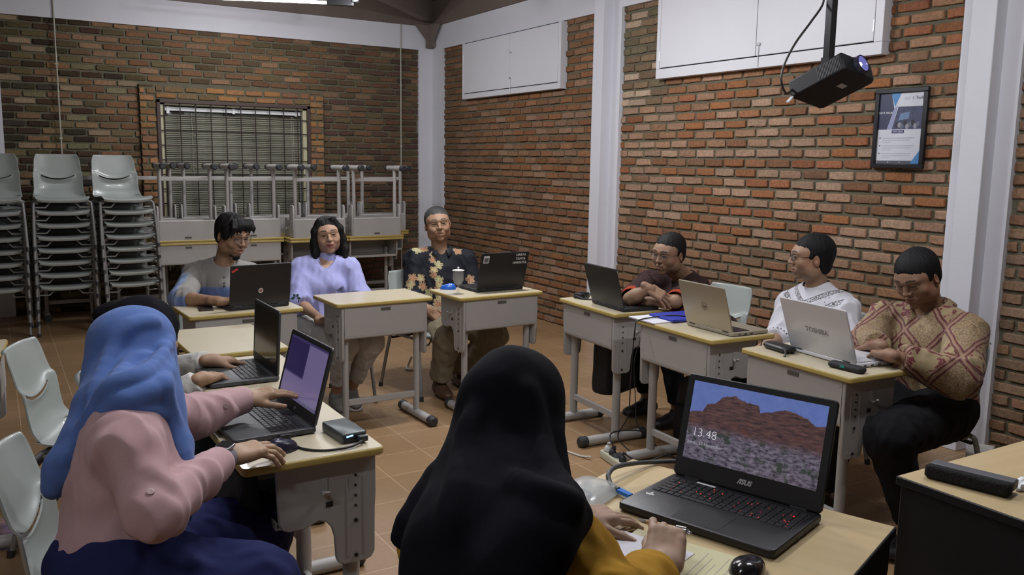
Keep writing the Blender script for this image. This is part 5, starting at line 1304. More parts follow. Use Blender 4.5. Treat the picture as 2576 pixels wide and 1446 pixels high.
def hair_obj(p, c, S_, col=(.010, .009, .009), h=.0035, amp=.0025, rough=.55, seed=5, sc=(60, 60, 14), name='hair', cols=None):
    m = attrmat('hair_%d_%d' % (int(col[0]*1000), int(rough*100)), rough, .3, 120, .5, 260, .18)
    P, Q = S_.mesh(h); H = np.array(c['head'], float); L = (P-H) @ c['R']; th = np.arctan2(L[:, 0], L[:, 1]+.02)
    v = .7*vnoise(np.stack([th*2.0, L[:, 2]*4, np.linalg.norm(L[:, :2], axis=1)*9], 1), seed)+.45*np.sin(th*46+3*np.sin(L[:, 2]*22)+2*np.sin(th*5))+.3*np.sin(th*91+L[:, 2]*60)
    P = P+normals(P, Q)*(v*amp)[:, None]
    C = np.tile(np.array(col), (len(P), 1)) if cols is None else cols(L)
    return np_obj(name, P, Q, m, p.o, C)
def cap_hair(c, r=(.083, .102, .088), off=(0, -.022, .042), side=.03, line=.062, temple=.058, back=-.075, fore=.085, hh=None):
    """short hair cap; line: hairline height over the forehead"""
    H = np.array(c['head'], float); R = c['R']; s = c.get('hs', 1.0); T = lambda *a: H+R @ (V3(*a)*s); S_ = SDF()
    S_.ell(T(*off), V3(*r)*s, R, k=.01)
    S_.ell(T(0, -.045, -.015), V3(.074, .060, .062)*s, R, k=.03)
    for q in (-1, 1): S_.ell(T(q*.073, .014, .008), V3(.009, .016, .030)*s, R, k=.014)
    S_.ell(T(0, .110, line-.085), V3(temple+.006, .066, .088)*s, R, k=.022, sub=True)      # forehead and face
    S_.box(T(0, .08, -.09), V3(.12, .085, .09)*s, R, rd=.01, k=.01, sub=True)
    for q in (-1, 1): S_.ell(T(q*.082, -.008, -.014), V3(.016, .020, .030)*s, R, k=.008, sub=True)  # ears stay free
    S_.box(T(0, -.02, back-.07), V3(.12, .12, .07)*s, R, rd=.01, k=.01, sub=True)
    return S_, T
def glasses(p, c, frame_col=(.012, .012, .013), w=.026, h=.017, r=.0014, sq=3.0, rimless=False, dy=0, z=.008):
    H = np.array(c['head'], float); R = c['R']; s = c.get('hs', 1.0); t = bpy.data.objects.new('glasses', None); COL.objects.link(t); t.parent = p.o
    fm = mat('spectacle_frame_%d' % int(frame_col[0]*1000), frame_col, .3); T = lambda x, y, zz: tuple(H+R @ (V3(x, y, zz)*s))
    b = MB(); lens = MB()
    for q in (-1, 1):
        pts = []
        for k in range(25):
            a = 2*PI*k/24; ca, sa = math.cos(a), math.sin(a); e = (abs(ca)**sq+abs(sa)**sq)**(-1/sq)
            pts.append(T(q*.0325+ca*e*w, .099+dy-.006*(ca*q > 0)*abs(ca), z+sa*e*h))
        if rimless: b.tube(pts[:13], r, 6)
        else: b.tube(pts, r, 6)
        lens.add(pts[:24], [tuple(range(24))])
        b.tube([T(q*(.0325+w), .094+dy, z+h*.5), T(q*.076, .078, z+h*.45), T(q*.081, .01, z+.008), T(q*.081, -.01, z+.0)], r*.9, 6)
    b.tube([T(-.0075, .099+dy, z+.004), T(0, .101+dy, z+.007), T(.0075, .099+dy, z+.004)], r, 6)
    b.build('frame', fm, t)
    lm = mat('spectacle_lens', (.9, .93, .95), .02, trans=.0, alpha=.07, spec=.5); lens.build('lens', lm, t, smooth=0)
    return t
def collar(p, c, m, r=.066, hgt=.035, th=.004, open_=.5, drop=.03, tilt=1.0, name='collar', fold=True):
    """shirt collar strip standing around the neck, open at the front"""
    N_ = np.array(c['neck'], float); H = np.array(c['head'], float); T3 = p.T3; up = unit(H-N_)*.5+T3[:, 2]*.5; up = unit(up); fw = unit(T3[:, 1]-up*(T3[:, 1] @ up)); sd = np.cross(fw, up); n = 36; vs = []
    rings = [(r*1.02, -drop, 0), (r, hgt*.6+.012, 0), (r*1.03, hgt+.012, 0)]+([(r*1.22, hgt*.75+.012, 0), (r*1.50, -hgt*.1+.016, .012)] if fold else [])
    for rr, z, fx in rings:
        for k in range(n):
            a = -PI+open_*.5+(2*PI-open_)*k/(n-1)+PI; a = open_*.5+(2*PI-open_)*k/(n-1)     # 0 = front
            f_ = math.cos(a); s_ = math.sin(a); dr = -.030*max(0, f_)**2*tilt
            ext = 1+(.16*max(0, f_)**6 if fx else 0)
            vs.append(tuple(N_+fw*(rr*f_*1.08*ext+.004)+sd*rr*s_*1.02+up*(z+dr-(fx*max(0, f_)**3))))
    b = MB(); K = len(rings); b.add(vs, [(j*n+k, j*n+k+1, (j+1)*n+k+1, (j+1)*n+k) for j in range(K-1) for k in range(n-1)])
    o = b.build(name, m, p.o, smooth=80); so = o.modifiers.new('s', 'SOLIDIFY'); so.thickness = th; return o
def buttons(p, pts, m, r=.006, n=None):
    for q, nn in pts:
        M = Matrix(((1, 0, 0), (0, 1, 0), (0, 0, 1))); z = Vector(nn).normalized(); R = z.to_track_quat('Z', 'Y').to_matrix().to_4x4(); b = MB(); b.M = Matrix.Translation(Vector(q)) @ R
        b.lathe([(r, 0), (r, .0018), (r*.8, .0024), (r*.3, .0016)], n=16); b.build('button', m, p.o)
def hit(o, x, y, off=.001):
    """nearest point of a mesh under a direction, and its normal"""
    me = o.data; n = len(me.vertices); P = np.zeros(n*3, F32); me.vertices.foreach_get('co', P); P = P.reshape(-1, 3); Nn = np.zeros(n*3, F32); me.vertex_normals.foreach_get('vector', Nn); Nn = Nn.reshape(-1, 3)
    rel = P-V3(0, 0, CAMH); d = rel @ np.array(_fw); px = 1288+FPX*(rel @ np.array(_r))/d; py = 723-FPX*(rel @ np.array(_u))/d
    r = np.hypot(px-x, py-y); m = r < max(8, r.min()+3); i = np.flatnonzero(m)[np.argmin(d[m])]; return P[i]+Nn[i]*off, Nn[i]
SK = (.33, .19, .115); SK2 = (.30, .165, .10); SK3 = (.27, .15, .09); SKL = (.42, .27, .18)
def weave(name, col, rough=.85, **k): return mat(name, col, rough, bump=.3, bscale=420, bdist=.0012, spec=.25 if min(col) > .03 else .12, sheen=.12 if min(col) > .03 else 0, **k)
# ---- man with glasses in the grey and blue shirt
c = dict(label='man in glasses and grey and blue shirt smiling down at a black laptop', pelvis=(1.15, 5.30, .50), skin=SK, smile=1, open=.006, hs=1.0, w=1.0, beard=True, look=(0, -.25), **{'round': 1.02})
c['head'] = pixw(585, 594, 5.03); c['R'] = face(c['head'], 36, 16, -3); c['neck'] = pixw(562, 668, 5.10); c['chest'] = pixw(560, 735, 5.13)
c['SL'] = pixw(628, 692, 5.16); c['SR'] = pixw(490, 690, 5.13)   # his left is the picture's right
c['ER'] = pz(458, 752, .775); c['WR'] = pz(545, 757, .785); c['EL'] = pixw(672, 748, 4.98); c['WL'] = pixw(625, 752, 4.80)
dR = unit(pz(600, 757, .785)-c['WR']); c['handR'] = (dR, (0, -.15, 1), dict(curl=(22, 24, 26, 30)), .003); c['handL'] = ((-.75, -.6, -.1), (0, 0, 1), dict(curl=(20, 20, 22, 25)), .004)
c['KL'] = (1.30, 4.83, .50); c['KR'] = (1.03, 4.83, .50); c['AL'] = (1.32, 4.85, .09); c['AR'] = (1.0, 4.86, .09)
p = human(c); p1 = p
S_ = torso_cloth(c, p, .014, (.066, .064, .052), .62); cut_ends(S_, c, .62); neck_hole(S_, c, .060, .0)
def cols(P):
    L = (P-np.array(c['chest'])) @ p.T3; g = V3(.265, .255, .24); bl = V3(.13, .18, .36); lb = V3(.21, .285, .46)
    x = np.abs(L[:, 0]); sm = lambda v, w: np.clip(v/w+.5, 0, 1)
    a = sm(x-.138, .012)*sm(.885-P[:, 2], .012); m = sm(.800-P[:, 2], .008)*(1-a)
    C = g*(1-m)[:, None]+bl*m[:, None]; return C*(1-a)[:, None]+lb*a[:, None]
smat = attrmat('woven_shirt', .85, .10, 160, .25, 300, .2)
sh = cloth(p.o, 'shirt', S_, smat, .0065, foldfn((20, 20, 9), 2, [c['SL'], c['SR'], c['ER'], c['EL']], .10), .0055, 1, cols)
trousers(c, p, 'trousers', weave('dark_grey_trousers', (.04, .04, .045))); shoes(c, p, MATS['matte_black'])
collar(p, c, weave('grey_weave', (.30, .29, .275)), .062, .022, fold=False, open_=.25)
fwd = p.T3[:, 1]*.02
buttons(p, [hit(sh, 571, 694+i*14) for i in range(3)], mat('dark_button', (.03, .03, .03), .4), .0065)
S_, T = cap_hair(c, (.088, .108, .092), line=.056, back=-.085)
S_.ell(T(-.0, .066, .092), V3(.070, .038, .028), c['R'], k=.02)
for i, (x, z) in enumerate(((-.055, .062), (-.038, .050), (-.015, .052), (.022, .046), (.045, .044), (.062, .040), (.074, .020), (.03, .066), (-.07, .04))):
    S_.chain([T(x*.8, .055, .105), T(x, .087, .080), T(x*1.06-.004, .093-.2*abs(x)*.5, z)], [.018, .009, .0025], k=.010)
S_.ell(T(.078, .035, .035), V3(.018, .03, .045), c['R'], k=.02); S_.ell(T(-.030, -.070, -.065), V3(.05, .025, .045), c['R'], k=.02)
hair_obj(p, c, S_, amp=.0025)
S_ = SDF(); S_.ell(T(0, .072, -.106), V3(.020, .016, .014), c['R'], k=.01); S_.ell(T(0, .060, -.118), V3(.016, .012, .012), c['R'], k=.01); hair_obj(p, c, S_, h=.0025, amp=.001, name='beard')
S_ = SDF(); S_.cap(T(-.016, .0825, -.0600), T(.016, .0825, -.0600), .0050, .0050); P, Q = S_.mesh(.0015); np_obj('teeth', P, Q, mat('teeth', (.6, .57, .5), .3), p.o)
glasses(p, c, w=.0235, h=.0165)

# ---- woman in the lavender blouse
c = dict(label='woman with black bob in a lavender blouse and white trousers, smiling at the camera', skin=(.40, .235, .155), fem=True, smile=.7, open=.002, hs=.97, w=.93, lip=(.20, .03, .035), nose=.95, look=(-.02, 0), **{'round': 1.05})
c['pelvis'] = pixw(790, 792, 5.50); c['pelvis'][2] = .52; c['head'] = pixw(824, 592, 5.50); c['R'] = face(c['head'], 6, 1, 7); c['neck'] = pixw(820, 660, 5.54); c['chest'] = pixw(818, 712, 5.52)
c['SL'] = pixw(880, 676, 5.54); c['SR'] = pixw(758, 676, 5.48)
c['ER'] = pixw(752, 762, 5.36); c['WR'] = pixw(812, 806, 5.22); c['EL'] = pixw(905, 745, 5.50); c['WL'] = pixw(868, 800, 5.30)
c['handR'] = ((.9, -.3, -.1), (.1, -.3, 1), dict(curl=(30, 30, 35, 40)), .0035); c['handL'] = ((-.8, -.4, -.2), (-.1, -.3, 1), dict(curl=(30, 30, 35, 40)), .0035)
kR = pixw(866, 868, 5.14); kL = pixw(932, 862, 5.22)
c['KR'] = kR; c['KL'] = kL; c['AR'] = (1.775, 5.03, .10); c['AL'] = pixw(888, 970, 5.35); c['AL'] = (1.885, 5.07, .10); c['toe'] = (-.15, -1, 0)
p = human(c)
S_ = torso_cloth(c, p, .014, (.064, .070, .062), .58); cut_ends(S_, c, .58); N_ = np.array(c['neck']); 
S_.chain([N_+p.T3 @ V3(0, .06, .04), N_+p.T3 @ V3(0, .125, -.02), N_+p.T3 @ V3(0, .15, -.085)], [.050, .036, .008], k=.004, sub=True); neck_hole(S_, c, .056, .0)
lav = weave('lavender_cotton', (.36, .37, .66)); bl_ = cloth(p.o, 'blouse', S_, lav, .006, foldfn((18, 18, 6), 4, [c['SL'], c['SR'], c['ER'], c['EL']], .10), .0048)
# skin shows in the notch: chest skin plate and choker band
S_ = SDF(); S_.ell(c['chest'], V3(.150*.93+.006, .105*.93+.010, .165), p.T3, k=.02); S_.box(c['chest']-p.T3[:, 2]*.05, V3(.3, .3, .10), p.T3, k=.01, sub=True)
b = SDF(); 
for z in (0, .022): b.cap(N_+p.T3 @ V3(0, .004, z+.018), N_+p.T3 @ V3(0, .004, z+.02), .060, .060, k=.005)
b.cap(N_+p.T3 @ V3(0, .002, -.05), N_+p.T3 @ V3(0, .002, .12), .0545, .0545, k=.002, sub=True); P, Q = b.mesh(.004); np_obj('choker_collar', P, Q, lav, p.o)
b = MB(); b.tube(spline([tuple(N_+p.T3 @ V3(*q)) for q in ((-.06, .06, .03), (-.035, .108, -.01), (0, .128, -.05), (.035, .108, -.01), (.06, .06, .03))], 6), .0012, 5); b.build('necklace', mat('gold_chain', (.5, .35, .1), .3, .8), p.o)
trousers(c, p, 'trousers', weave('white_trousers', (.46, .44, .42)), seed=8, amp=.007, cuff=.10, r=(.094, .072, .060, .052))
shoes(c, p, mat('grey_knit_shoe', (.20, .19, .18), .8, bump=.4, bscale=150), mat('white_sole', (.5, .5, .48), .6))
H = np.array(c['head']); R = c['R']; T = lambda *a: H+R @ (V3(*a)*.97); S_ = SDF()
S_.ell(T(0, -.022, .035), V3(.084, .104, .092), R, k=.02)
for q in (-1, 1):
    S_.chain([T(q*.045, .045, .105), T(q*.080, .035, .04), T(q*.091, .022, -.03), T(q*.096, .030, -.10), T(q*(.092 if q < 0 else .100), .045, -.150)], [.020, .022, .024, .025, .016], k=.02)
    S_.chain([T(q*.05, -.05, 0), T(q*.065, -.05, -.08), T(q*.07, -.03, -.14)], [.05, .048, .03], k=.03)
S_.ell(T(0, .115, -.012), V3(.056, .060, .098), R, k=.015, sub=True); S_.ell(T(0, .06, -.12), V3(.055, .10, .07), R, k=.015, sub=True)
hair_obj(p, c, S_, amp=.0016)
S_ = SDF(); S_.cap(T(-.013, .0825, -.0578), T(.013, .0825, -.0578), .0040, .0040); P, Q = S_.mesh(.0015); np_obj('teeth', P, Q, MATS['teeth'], p.o)
# embroidered flower on the sleeve
b = MB(); q0 = hit(bl_, 742, 744, .008)[0]; Rf = np.stack([np.array(_r), np.array(_u), -np.array(_fw)], 1)
for k in range(6):
    a = k*PI/3; b.add([tuple(q0+Rf @ V3(math.cos(a+t)*r, math.sin(a+t)*r, -.002*k)) for t, r in ((0, .004), (.45, .022), (0, .032), (-.45, .022))], [(0, 1, 2, 3)])
b.build('embroidery', mat('dark_green_thread', (.02, .07, .05), .7), p.o, smooth=0)

# ---- man in black floral batik
c = dict(label='grey haired man in black floral batik shirt and khaki trousers, smiling', skin=SK, smile=.9, open=.003, hs=1.0, w=1.08, look=(0, 0), brow=(.05, .04, .035), **{'round': 1.06})
c['pelvis'] = pixw(1108, 822, 5.98); c['pelvis'][2] = .50; c['head'] = pixw(1101, 566, 5.93); c['R'] = face(c['head'], 7, -3, 7); c['neck'] = pixw(1106, 636, 5.98); c['chest'] = pixw(1108, 696, 5.98)
c['SL'] = pixw(1172, 656, 6.03); c['SR'] = pixw(1042, 654, 5.93)
c['ER'] = pixw(1040, 752, 5.84); c['WR'] = pixw(1078, 778, 5.66); c['EL'] = pixw(1192, 735, 5.98); c['WL'] = pixw(1190, 722, 5.72)
c['handR'] = ((.50, -.35, -.55), (.05, -.62, .55), dict(curl=(18, 22, 26, 34), spread=1.8, thumb=(50, 25)), .003); c['handL'] = ((.1, -1, -.1), (0, 0, 1), dict(curl=(25, 25, 25, 25)), .0045)
c['KR'] = pixw(1125, 850, 5.56); c['KL'] = pixw(1245, 846, 5.72); c['AR'] = (2.48, 5.00, .10); c['AL'] = pixw(1175, 940, 5.75); c['AL'] = (2.72, 5.22, .10); c['toe'] = (-.1, -1, 0)
p = human(c)
S_ = torso_cloth(c, p, .014, (.070, .066, .060), .66); cut_ends(S_, c, .66); neck_hole(S_, c, .060, -.005)
Np = np.array(c['neck']); S_.chain([Np+p.T3 @ V3(0, .07, .03), Np+p.T3 @ V3(0, .125, -.03), Np+p.T3 @ V3(0, .15, -.075)], [.04, .025, .006], k=.004, sub=True)
r5 = random.Random(4); fl = []
for i in range(13): fl.append((pixw(1096+r5.uniform(-9, 9), 640+i*13, 5.86), r5.uniform(.026, .034), r5.uniform(0, 6), i % 3))
for x, y in ((1052, 626), (1070, 622), (1160, 626), (1058, 700), (1030, 715), (1036, 700), (1190, 700), (1080, 735), (1062, 720), (1120, 745), (1165, 735), (1022, 735), (1100, 765)): fl.append((pixw(x, y, 5.85), .034, r5.uniform(0, 6), r5.randrange(3)))
tone = [V3(.44, .37, .19), V3(.36, .18, .10), V3(.40, .38, .20)]
def cols3(P):
    C = np.tile(V3(.007, .008, .013), (len(P), 1)); T_ = p.T3
    for q, r, a0, k in fl:
        L = (P-q) @ T_; rr = np.hypot(L[:, 0], L[:, 2]); th = np.arctan2(L[:, 2], L[:, 0])+a0; pet = .55+.45*np.abs(np.cos(th*2.5)); m = (rr < r*pet) & (np.abs(L[:, 1]) < .14)
        C[m] = tone[k]*(1-.35*(rr[m]/r > .55)[:, None])+(tone[(k+1) % 3]*.35)*(rr[m]/r > .55)[:, None]; e = m & (np.abs(np.sin(th*2.5)) < .16) & (rr > r*.2); C[e] = V3(.06, .03, .02)
    return C
cloth(p.o, 'batik_shirt', S_, attrmat('batik_print', .75, .10, 160, .25, 300, .25), .005, foldfn((18, 18, 7), 6, [c['SL'], c['SR'], c['ER'], c['EL']], .11), .006, 1, cols3)
collar(p, c, mat('black_batik_plain', (.009, .010, .015), .75), .064, .034, open_=.9)
trousers(c, p, 'trousers', weave('khaki_trousers', (.20, .165, .105)), seed=9, amp=.009, cuff=.03, r=(.098, .080, .074, .072)); shoes(c, p, mat('brown_leather', (.085, .045, .025), .45))
gh = lambda L: np.clip(V3(.022, .021, .020)[None]+V3(.13, .13, .13)[None]*np.clip((np.abs(L[:, 0])/.08)**3*.25+np.clip((L[:, 1]-.02)/.08, 0, 1)*.55*(L[:, 2] > .06), 0, 1)[:, None], 0, 1)
S_, T = cap_hair(c, (.086, .102, .090), line=.060, temple=.048); hair_obj(p, c, S_, (.03, .03, .03), amp=.002, cols=gh)
S_ = SDF(); S_.cap(T(-.016, .0825, -.0588), T(.016, .0825, -.0588), .0045, .0045); P, Q = S_.mesh(.0015); np_obj('teeth', P, Q, MATS['teeth'], p.o)
# ---- man with folded arms, dark brown tee
c = dict(label='man in glasses and dark brown tee with folded arms on the desk', skin=(.29, .17, .105), smile=0, hs=.98, w=1.08, stubble=.35, look=(-.1, -.05), **{'round': 1.1})
c['pelvis'] = (3.78, 3.82, .50); c['head'] = pixw(1682, 640, 5.02); c['R'] = face(c['head'], -36, 9, -4); c['neck'] = pixw(1722, 700, 5.16); c['chest'] = pixw(1722, 762, 5.20)
c['SL'] = pixw(1752, 728, 5.02); c['SR'] = pixw(1632, 712, 5.24); c['EL'] = pz(1700, 758, .80); c['WL'] = pz(1622, 758, .785)
c['ER'] = pz(1585, 752, .80); c['WR'] = pixw(1633, 725, 4.735)
c['handR'] = (unit(np.array(_r)*.66-np.array(_u)*.42-np.array(_fw)*.20), unit(-np.array(_fw)*.72+np.array(_u)*.62), dict(curl=((10, 20, 10), (12, 22, 12), (12, 22, 12), (10, 20, 12)), spread=1.3, thumb=(14, 4), pk=.004), .0022)
c['handL'] = (unit(pz(1580, 752, .78)-c['WL']), (-.2, 0, 1), dict(curl=(25, 25, 25, 25)), .004)
c['KL'] = (3.32, 3.70, .50); c['KR'] = (3.32, 3.98, .50); c['AL'] = (3.42, 3.72, .10); c['AR'] = (3.42, 4.0, .10); c['toe'] = (-1, 0, 0)
p = human(c); S_ = torso_cloth(c, p, .014, (.066, .064, .058), .46); cut_ends(S_, c, .46); neck_hole(S_, c, .062, .0)
tee = weave('dark_brown_tee', (.040, .022, .022)); cloth(p.o, 'tee_shirt', S_, tee, .006, foldfn((18, 18, 7), 12, [c['SL'], c['SR']], .12), .007)
for s_ in 'LR':
    e = lp(c['S'+s_], c['E'+s_], .90); d = unit(c['E'+s_]-c['S'+s_]); S2 = SDF(); S2.cap(e-d*.004, e+d*.014, .066, .064, k=.01); S2.cap(e-d*.1, e+d*.1, .057, .055, k=.002, sub=True); P, Q = S2.mesh(.004); np_obj('sleeve_band', P, Q, weave('orange_red_band', (.32, .05, .022)), p.o)
trousers(c, p, 'trousers', weave('black_trousers', (.012, .012, .014)), seed=13); shoes(c, p, MATS['matte_black'])
S_, T = cap_hair(c, (.086, .103, .090), line=.078, temple=.050, back=-.07); hair_obj(p, c, S_, (.012, .011, .011), amp=.0014)
glasses(p, c, (.05, .045, .04), w=.024, h=.014, rimless=True, r=.0011)

# ---- man in white embroidered shirt, in profile
c = dict(label='man in a white embroidered shirt and glasses turned in profile to the left', skin=(.34, .205, .13), hs=1.0, w=1.06, stubble=.25, look=(0, 0), **{'round': 1.05})
c['pelvis'] = (3.66, 3.0, .50); c['head'] = pixw(2040, 650, 4.48); c['R'] = face(c['head'], -76, 2, 0); c['neck'] = pixw(2055, 728, 4.53); c['chest'] = pixw(2052, 808, 4.52)
c['SL'] = pixw(2122, 778, 4.36); c['SR'] = pixw(1988, 768, 4.66); c['EL'] = pixw(2130, 880, 4.22); c['WL'] = pixw(2070, 900, 4.05); c['ER'] = pixw(1962, 850, 4.58); c['WR'] = pixw(1925, 872, 4.40)
c['handR'] = (unit(pixw(1900, 885, 4.25)-c['WR']), (0, 0, 1), dict(curl=(30, 30, 30, 30)), .0035); c['handL'] = ((-.9, 0, -.3), (0, 0, 1), dict(curl=(30, 30, 30, 30)), .004)
c['KL'] = (3.25, 2.86, .50); c['KR'] = (3.25, 3.14, .50); c['AL'] = (3.33, 2.88, .10); c['AR'] = (3.33, 3.14, .10); c['toe'] = (-1, 0, 0)
p = human(c); S_ = torso_cloth(c, p, .016, (.072, .070, .062), .66, hem=.15); cut_ends(S_, c, .66); neck_hole(S_, c, .058, .0)
def whitem():
    m, nt, bs = newmat('white_embroidered_cotton'); L = nt.links; a = N(nt, 'ShaderNodeAttribute', attribute_name='suv'); sp = N(nt, 'ShaderNodeSeparateXYZ'); L.new(a.outputs['Vector'], sp.inputs[0])
    x = MATH(nt, L, 'ABSOLUTE', sp.outputs[0]); z = sp.outputs[2]
    q = MATH(nt, L, 'SUBTRACT', z, MATH(nt, L, 'MULTIPLY', x, .62))            # chevron coordinate
    def band(c0, w_):
        return MATH(nt, L, 'LESS_THAN', MATH(nt, L, 'ABSOLUTE', MATH(nt, L, 'SUBTRACT', q, c0)), w_)
    def line(c0): return band(c0, .0016)
    wv = N(nt, 'ShaderNodeTexVoronoi', feature='DISTANCE_TO_EDGE', i_Scale=75.0); L.new(a.outputs['Vector'], wv.inputs['Vector']); loops = MATH(nt, L, 'LESS_THAN', wv.outputs['Distance'], .10)
    v2 = N(nt, 'ShaderNodeTexVoronoi', feature='F1', i_Scale=42.0); L.new(a.outputs['Vector'], v2.inputs['Vector']); st = MATH(nt, L, 'LESS_THAN', v2.outputs['Distance'], .20)
    n2 = N(nt, 'ShaderNodeTexNoise', i_Scale=160.0); L.new(a.outputs['Vector'], n2.inputs['Vector']); st = MATH(nt, L, 'MULTIPLY', st, MATH(nt, L, 'GREATER_THAN', n2.outputs[0], .5))
    t_ = MATH(nt, L, 'MULTIPLY', band(.095, .012), loops)
    for l_ in (.107, .083, .032, .008): t_ = MATH(nt, L, 'MAXIMUM', t_, line(l_))
    t_ = MATH(nt, L, 'MAXIMUM', t_, MATH(nt, L, 'MULTIPLY', band(.058, .024), st)); t_ = MATH(nt, L, 'MAXIMUM', t_, MATH(nt, L, 'MULTIPLY', band(.020, .011), loops))
    fr = MATH(nt, L, 'GREATER_THAN', sp.outputs[1], .0); t_ = MATH(nt, L, 'MULTIPLY', t_, fr); t_ = MATH(nt, L, 'MULTIPLY', t_, MATH(nt, L, 'LESS_THAN', x, .215))
    L.new(MIXC(nt, L, t_, (.60, .60, .65), (.09, .085, .09)), bs.inputs['Base Color']); bs.inputs['Roughness'].default_value = .8; return m
wm = whitem(); o = cloth(p.o, 'embroidered_shirt', S_, wm, .006, foldfn((16, 16, 7), 14, [c['SL'], c['SR'], c['ER'], c['EL']], .12), .007); setsuv(o, c, p.T3, c['chest'])
collar(p, c, mat('black_trim', (.012, .012, .014), .7), .063, .030, fold=False, open_=.35, name='black_collar_trim')
b = MB(); e = lp(c['ER'], c['WR'], .28); d = unit(c['WR']-c['ER']); Rf = frame(d, (0, .1, 1))
for k in range(22):
    a = 2*PI*k/22; n_ = Rf @ V3(math.cos(a), 0, math.sin(a)); tt = Rf @ V3(-math.sin(a), 0, math.cos(a)); q0 = e+n_*.070
    b.add([tuple(q0+tt*x_+d*y_) for x_, y_ in ((0, -.014), (.0045, 0), (0, .010), (-.0045, 0))], [(0, 1, 2, 3)])
b.build('cuff_cutwork', mat('black_trim', (.012, .012, .014), .7), p.o, smooth=0)
trousers(c, p, 'trousers', weave('black_trousers', (.012, .012, .014)), seed=15); shoes(c, p, MATS['matte_black'])
S_, T = cap_hair(c, (.086, .106, .092), line=.066, temple=.052, back=-.085); S_.ell(T(0, -.055, -.045), V3(.060, .045, .045), c['R'], k=.02); S_.box(T(0, -.0, -.155), V3(.12, .12, .07), c['R'], rd=.01, k=.01, sub=True); hair_obj(p, c, S_, (.009, .009, .010), amp=.0012)
glasses(p, c, (.03, .018, .02), w=.022, h=.017, r=.0016, sq=2.6)

# ---- man in red and gold batik
c = dict(label='man in red and gold batik shirt and black trousers looking down at the white laptop', skin=(.25, .14, .088), hs=1.0, w=1.18, look=(0, -.5), eyeo=.35, **{'round': 1.07})
c['pelvis'] = (3.60, 2.26, .50); c['head'] = pixw(2308, 702, 3.84); c['R'] = face(c['head'], -30, 27, 8); c['neck'] = pixw(2345, 785, 3.93); c['chest'] = pixw(2330, 875, 3.92)
c['SL'] = pixw(2430, 838, 3.70); c['SR'] = pixw(2225, 808, 4.08); c['EL'] = pixw(2412, 948, 3.48); c['WL'] = pz(2238, 893, .80); c['ER'] = pixw(2178, 868, 3.92); c['WR'] = pz(2235, 885, .80)
c['WR'] = pz(2212, 868, .80)
c['handR'] = (unit(pz(2150, 856, .775)-c['WR']), (0, 0, 1), dict(curl=(20, 22, 25, 30)), .003); c['handL'] = (unit(pz(2160, 876, .775)-c['WL']), (0, 0, 1), dict(curl=(22, 25, 28, 32)), .003)
c['KL'] = pixw(2235, 1098, 3.34); c['KR'] = pixw(2120, 1060, 3.66); c['AL'] = (3.12, 1.98, .10); c['AR'] = (3.10, 2.42, .10); c['toe'] = (-1, -.05, 0)
p = human(c); S_ = torso_cloth(c, p, .018, (.080, .078, .056), .92, hem=.16, loose=1.02); cut_ends(S_, c, .92); neck_hole(S_, c, .066, .0)
Nq = np.array(c['neck']); S_.chain([Nq+p.T3 @ V3(0, .08, .03), Nq+p.T3 @ V3(0, .14, -.03), Nq+p.T3 @ V3(0, .17, -.075)], [.04, .024, .006], k=.004, sub=True)
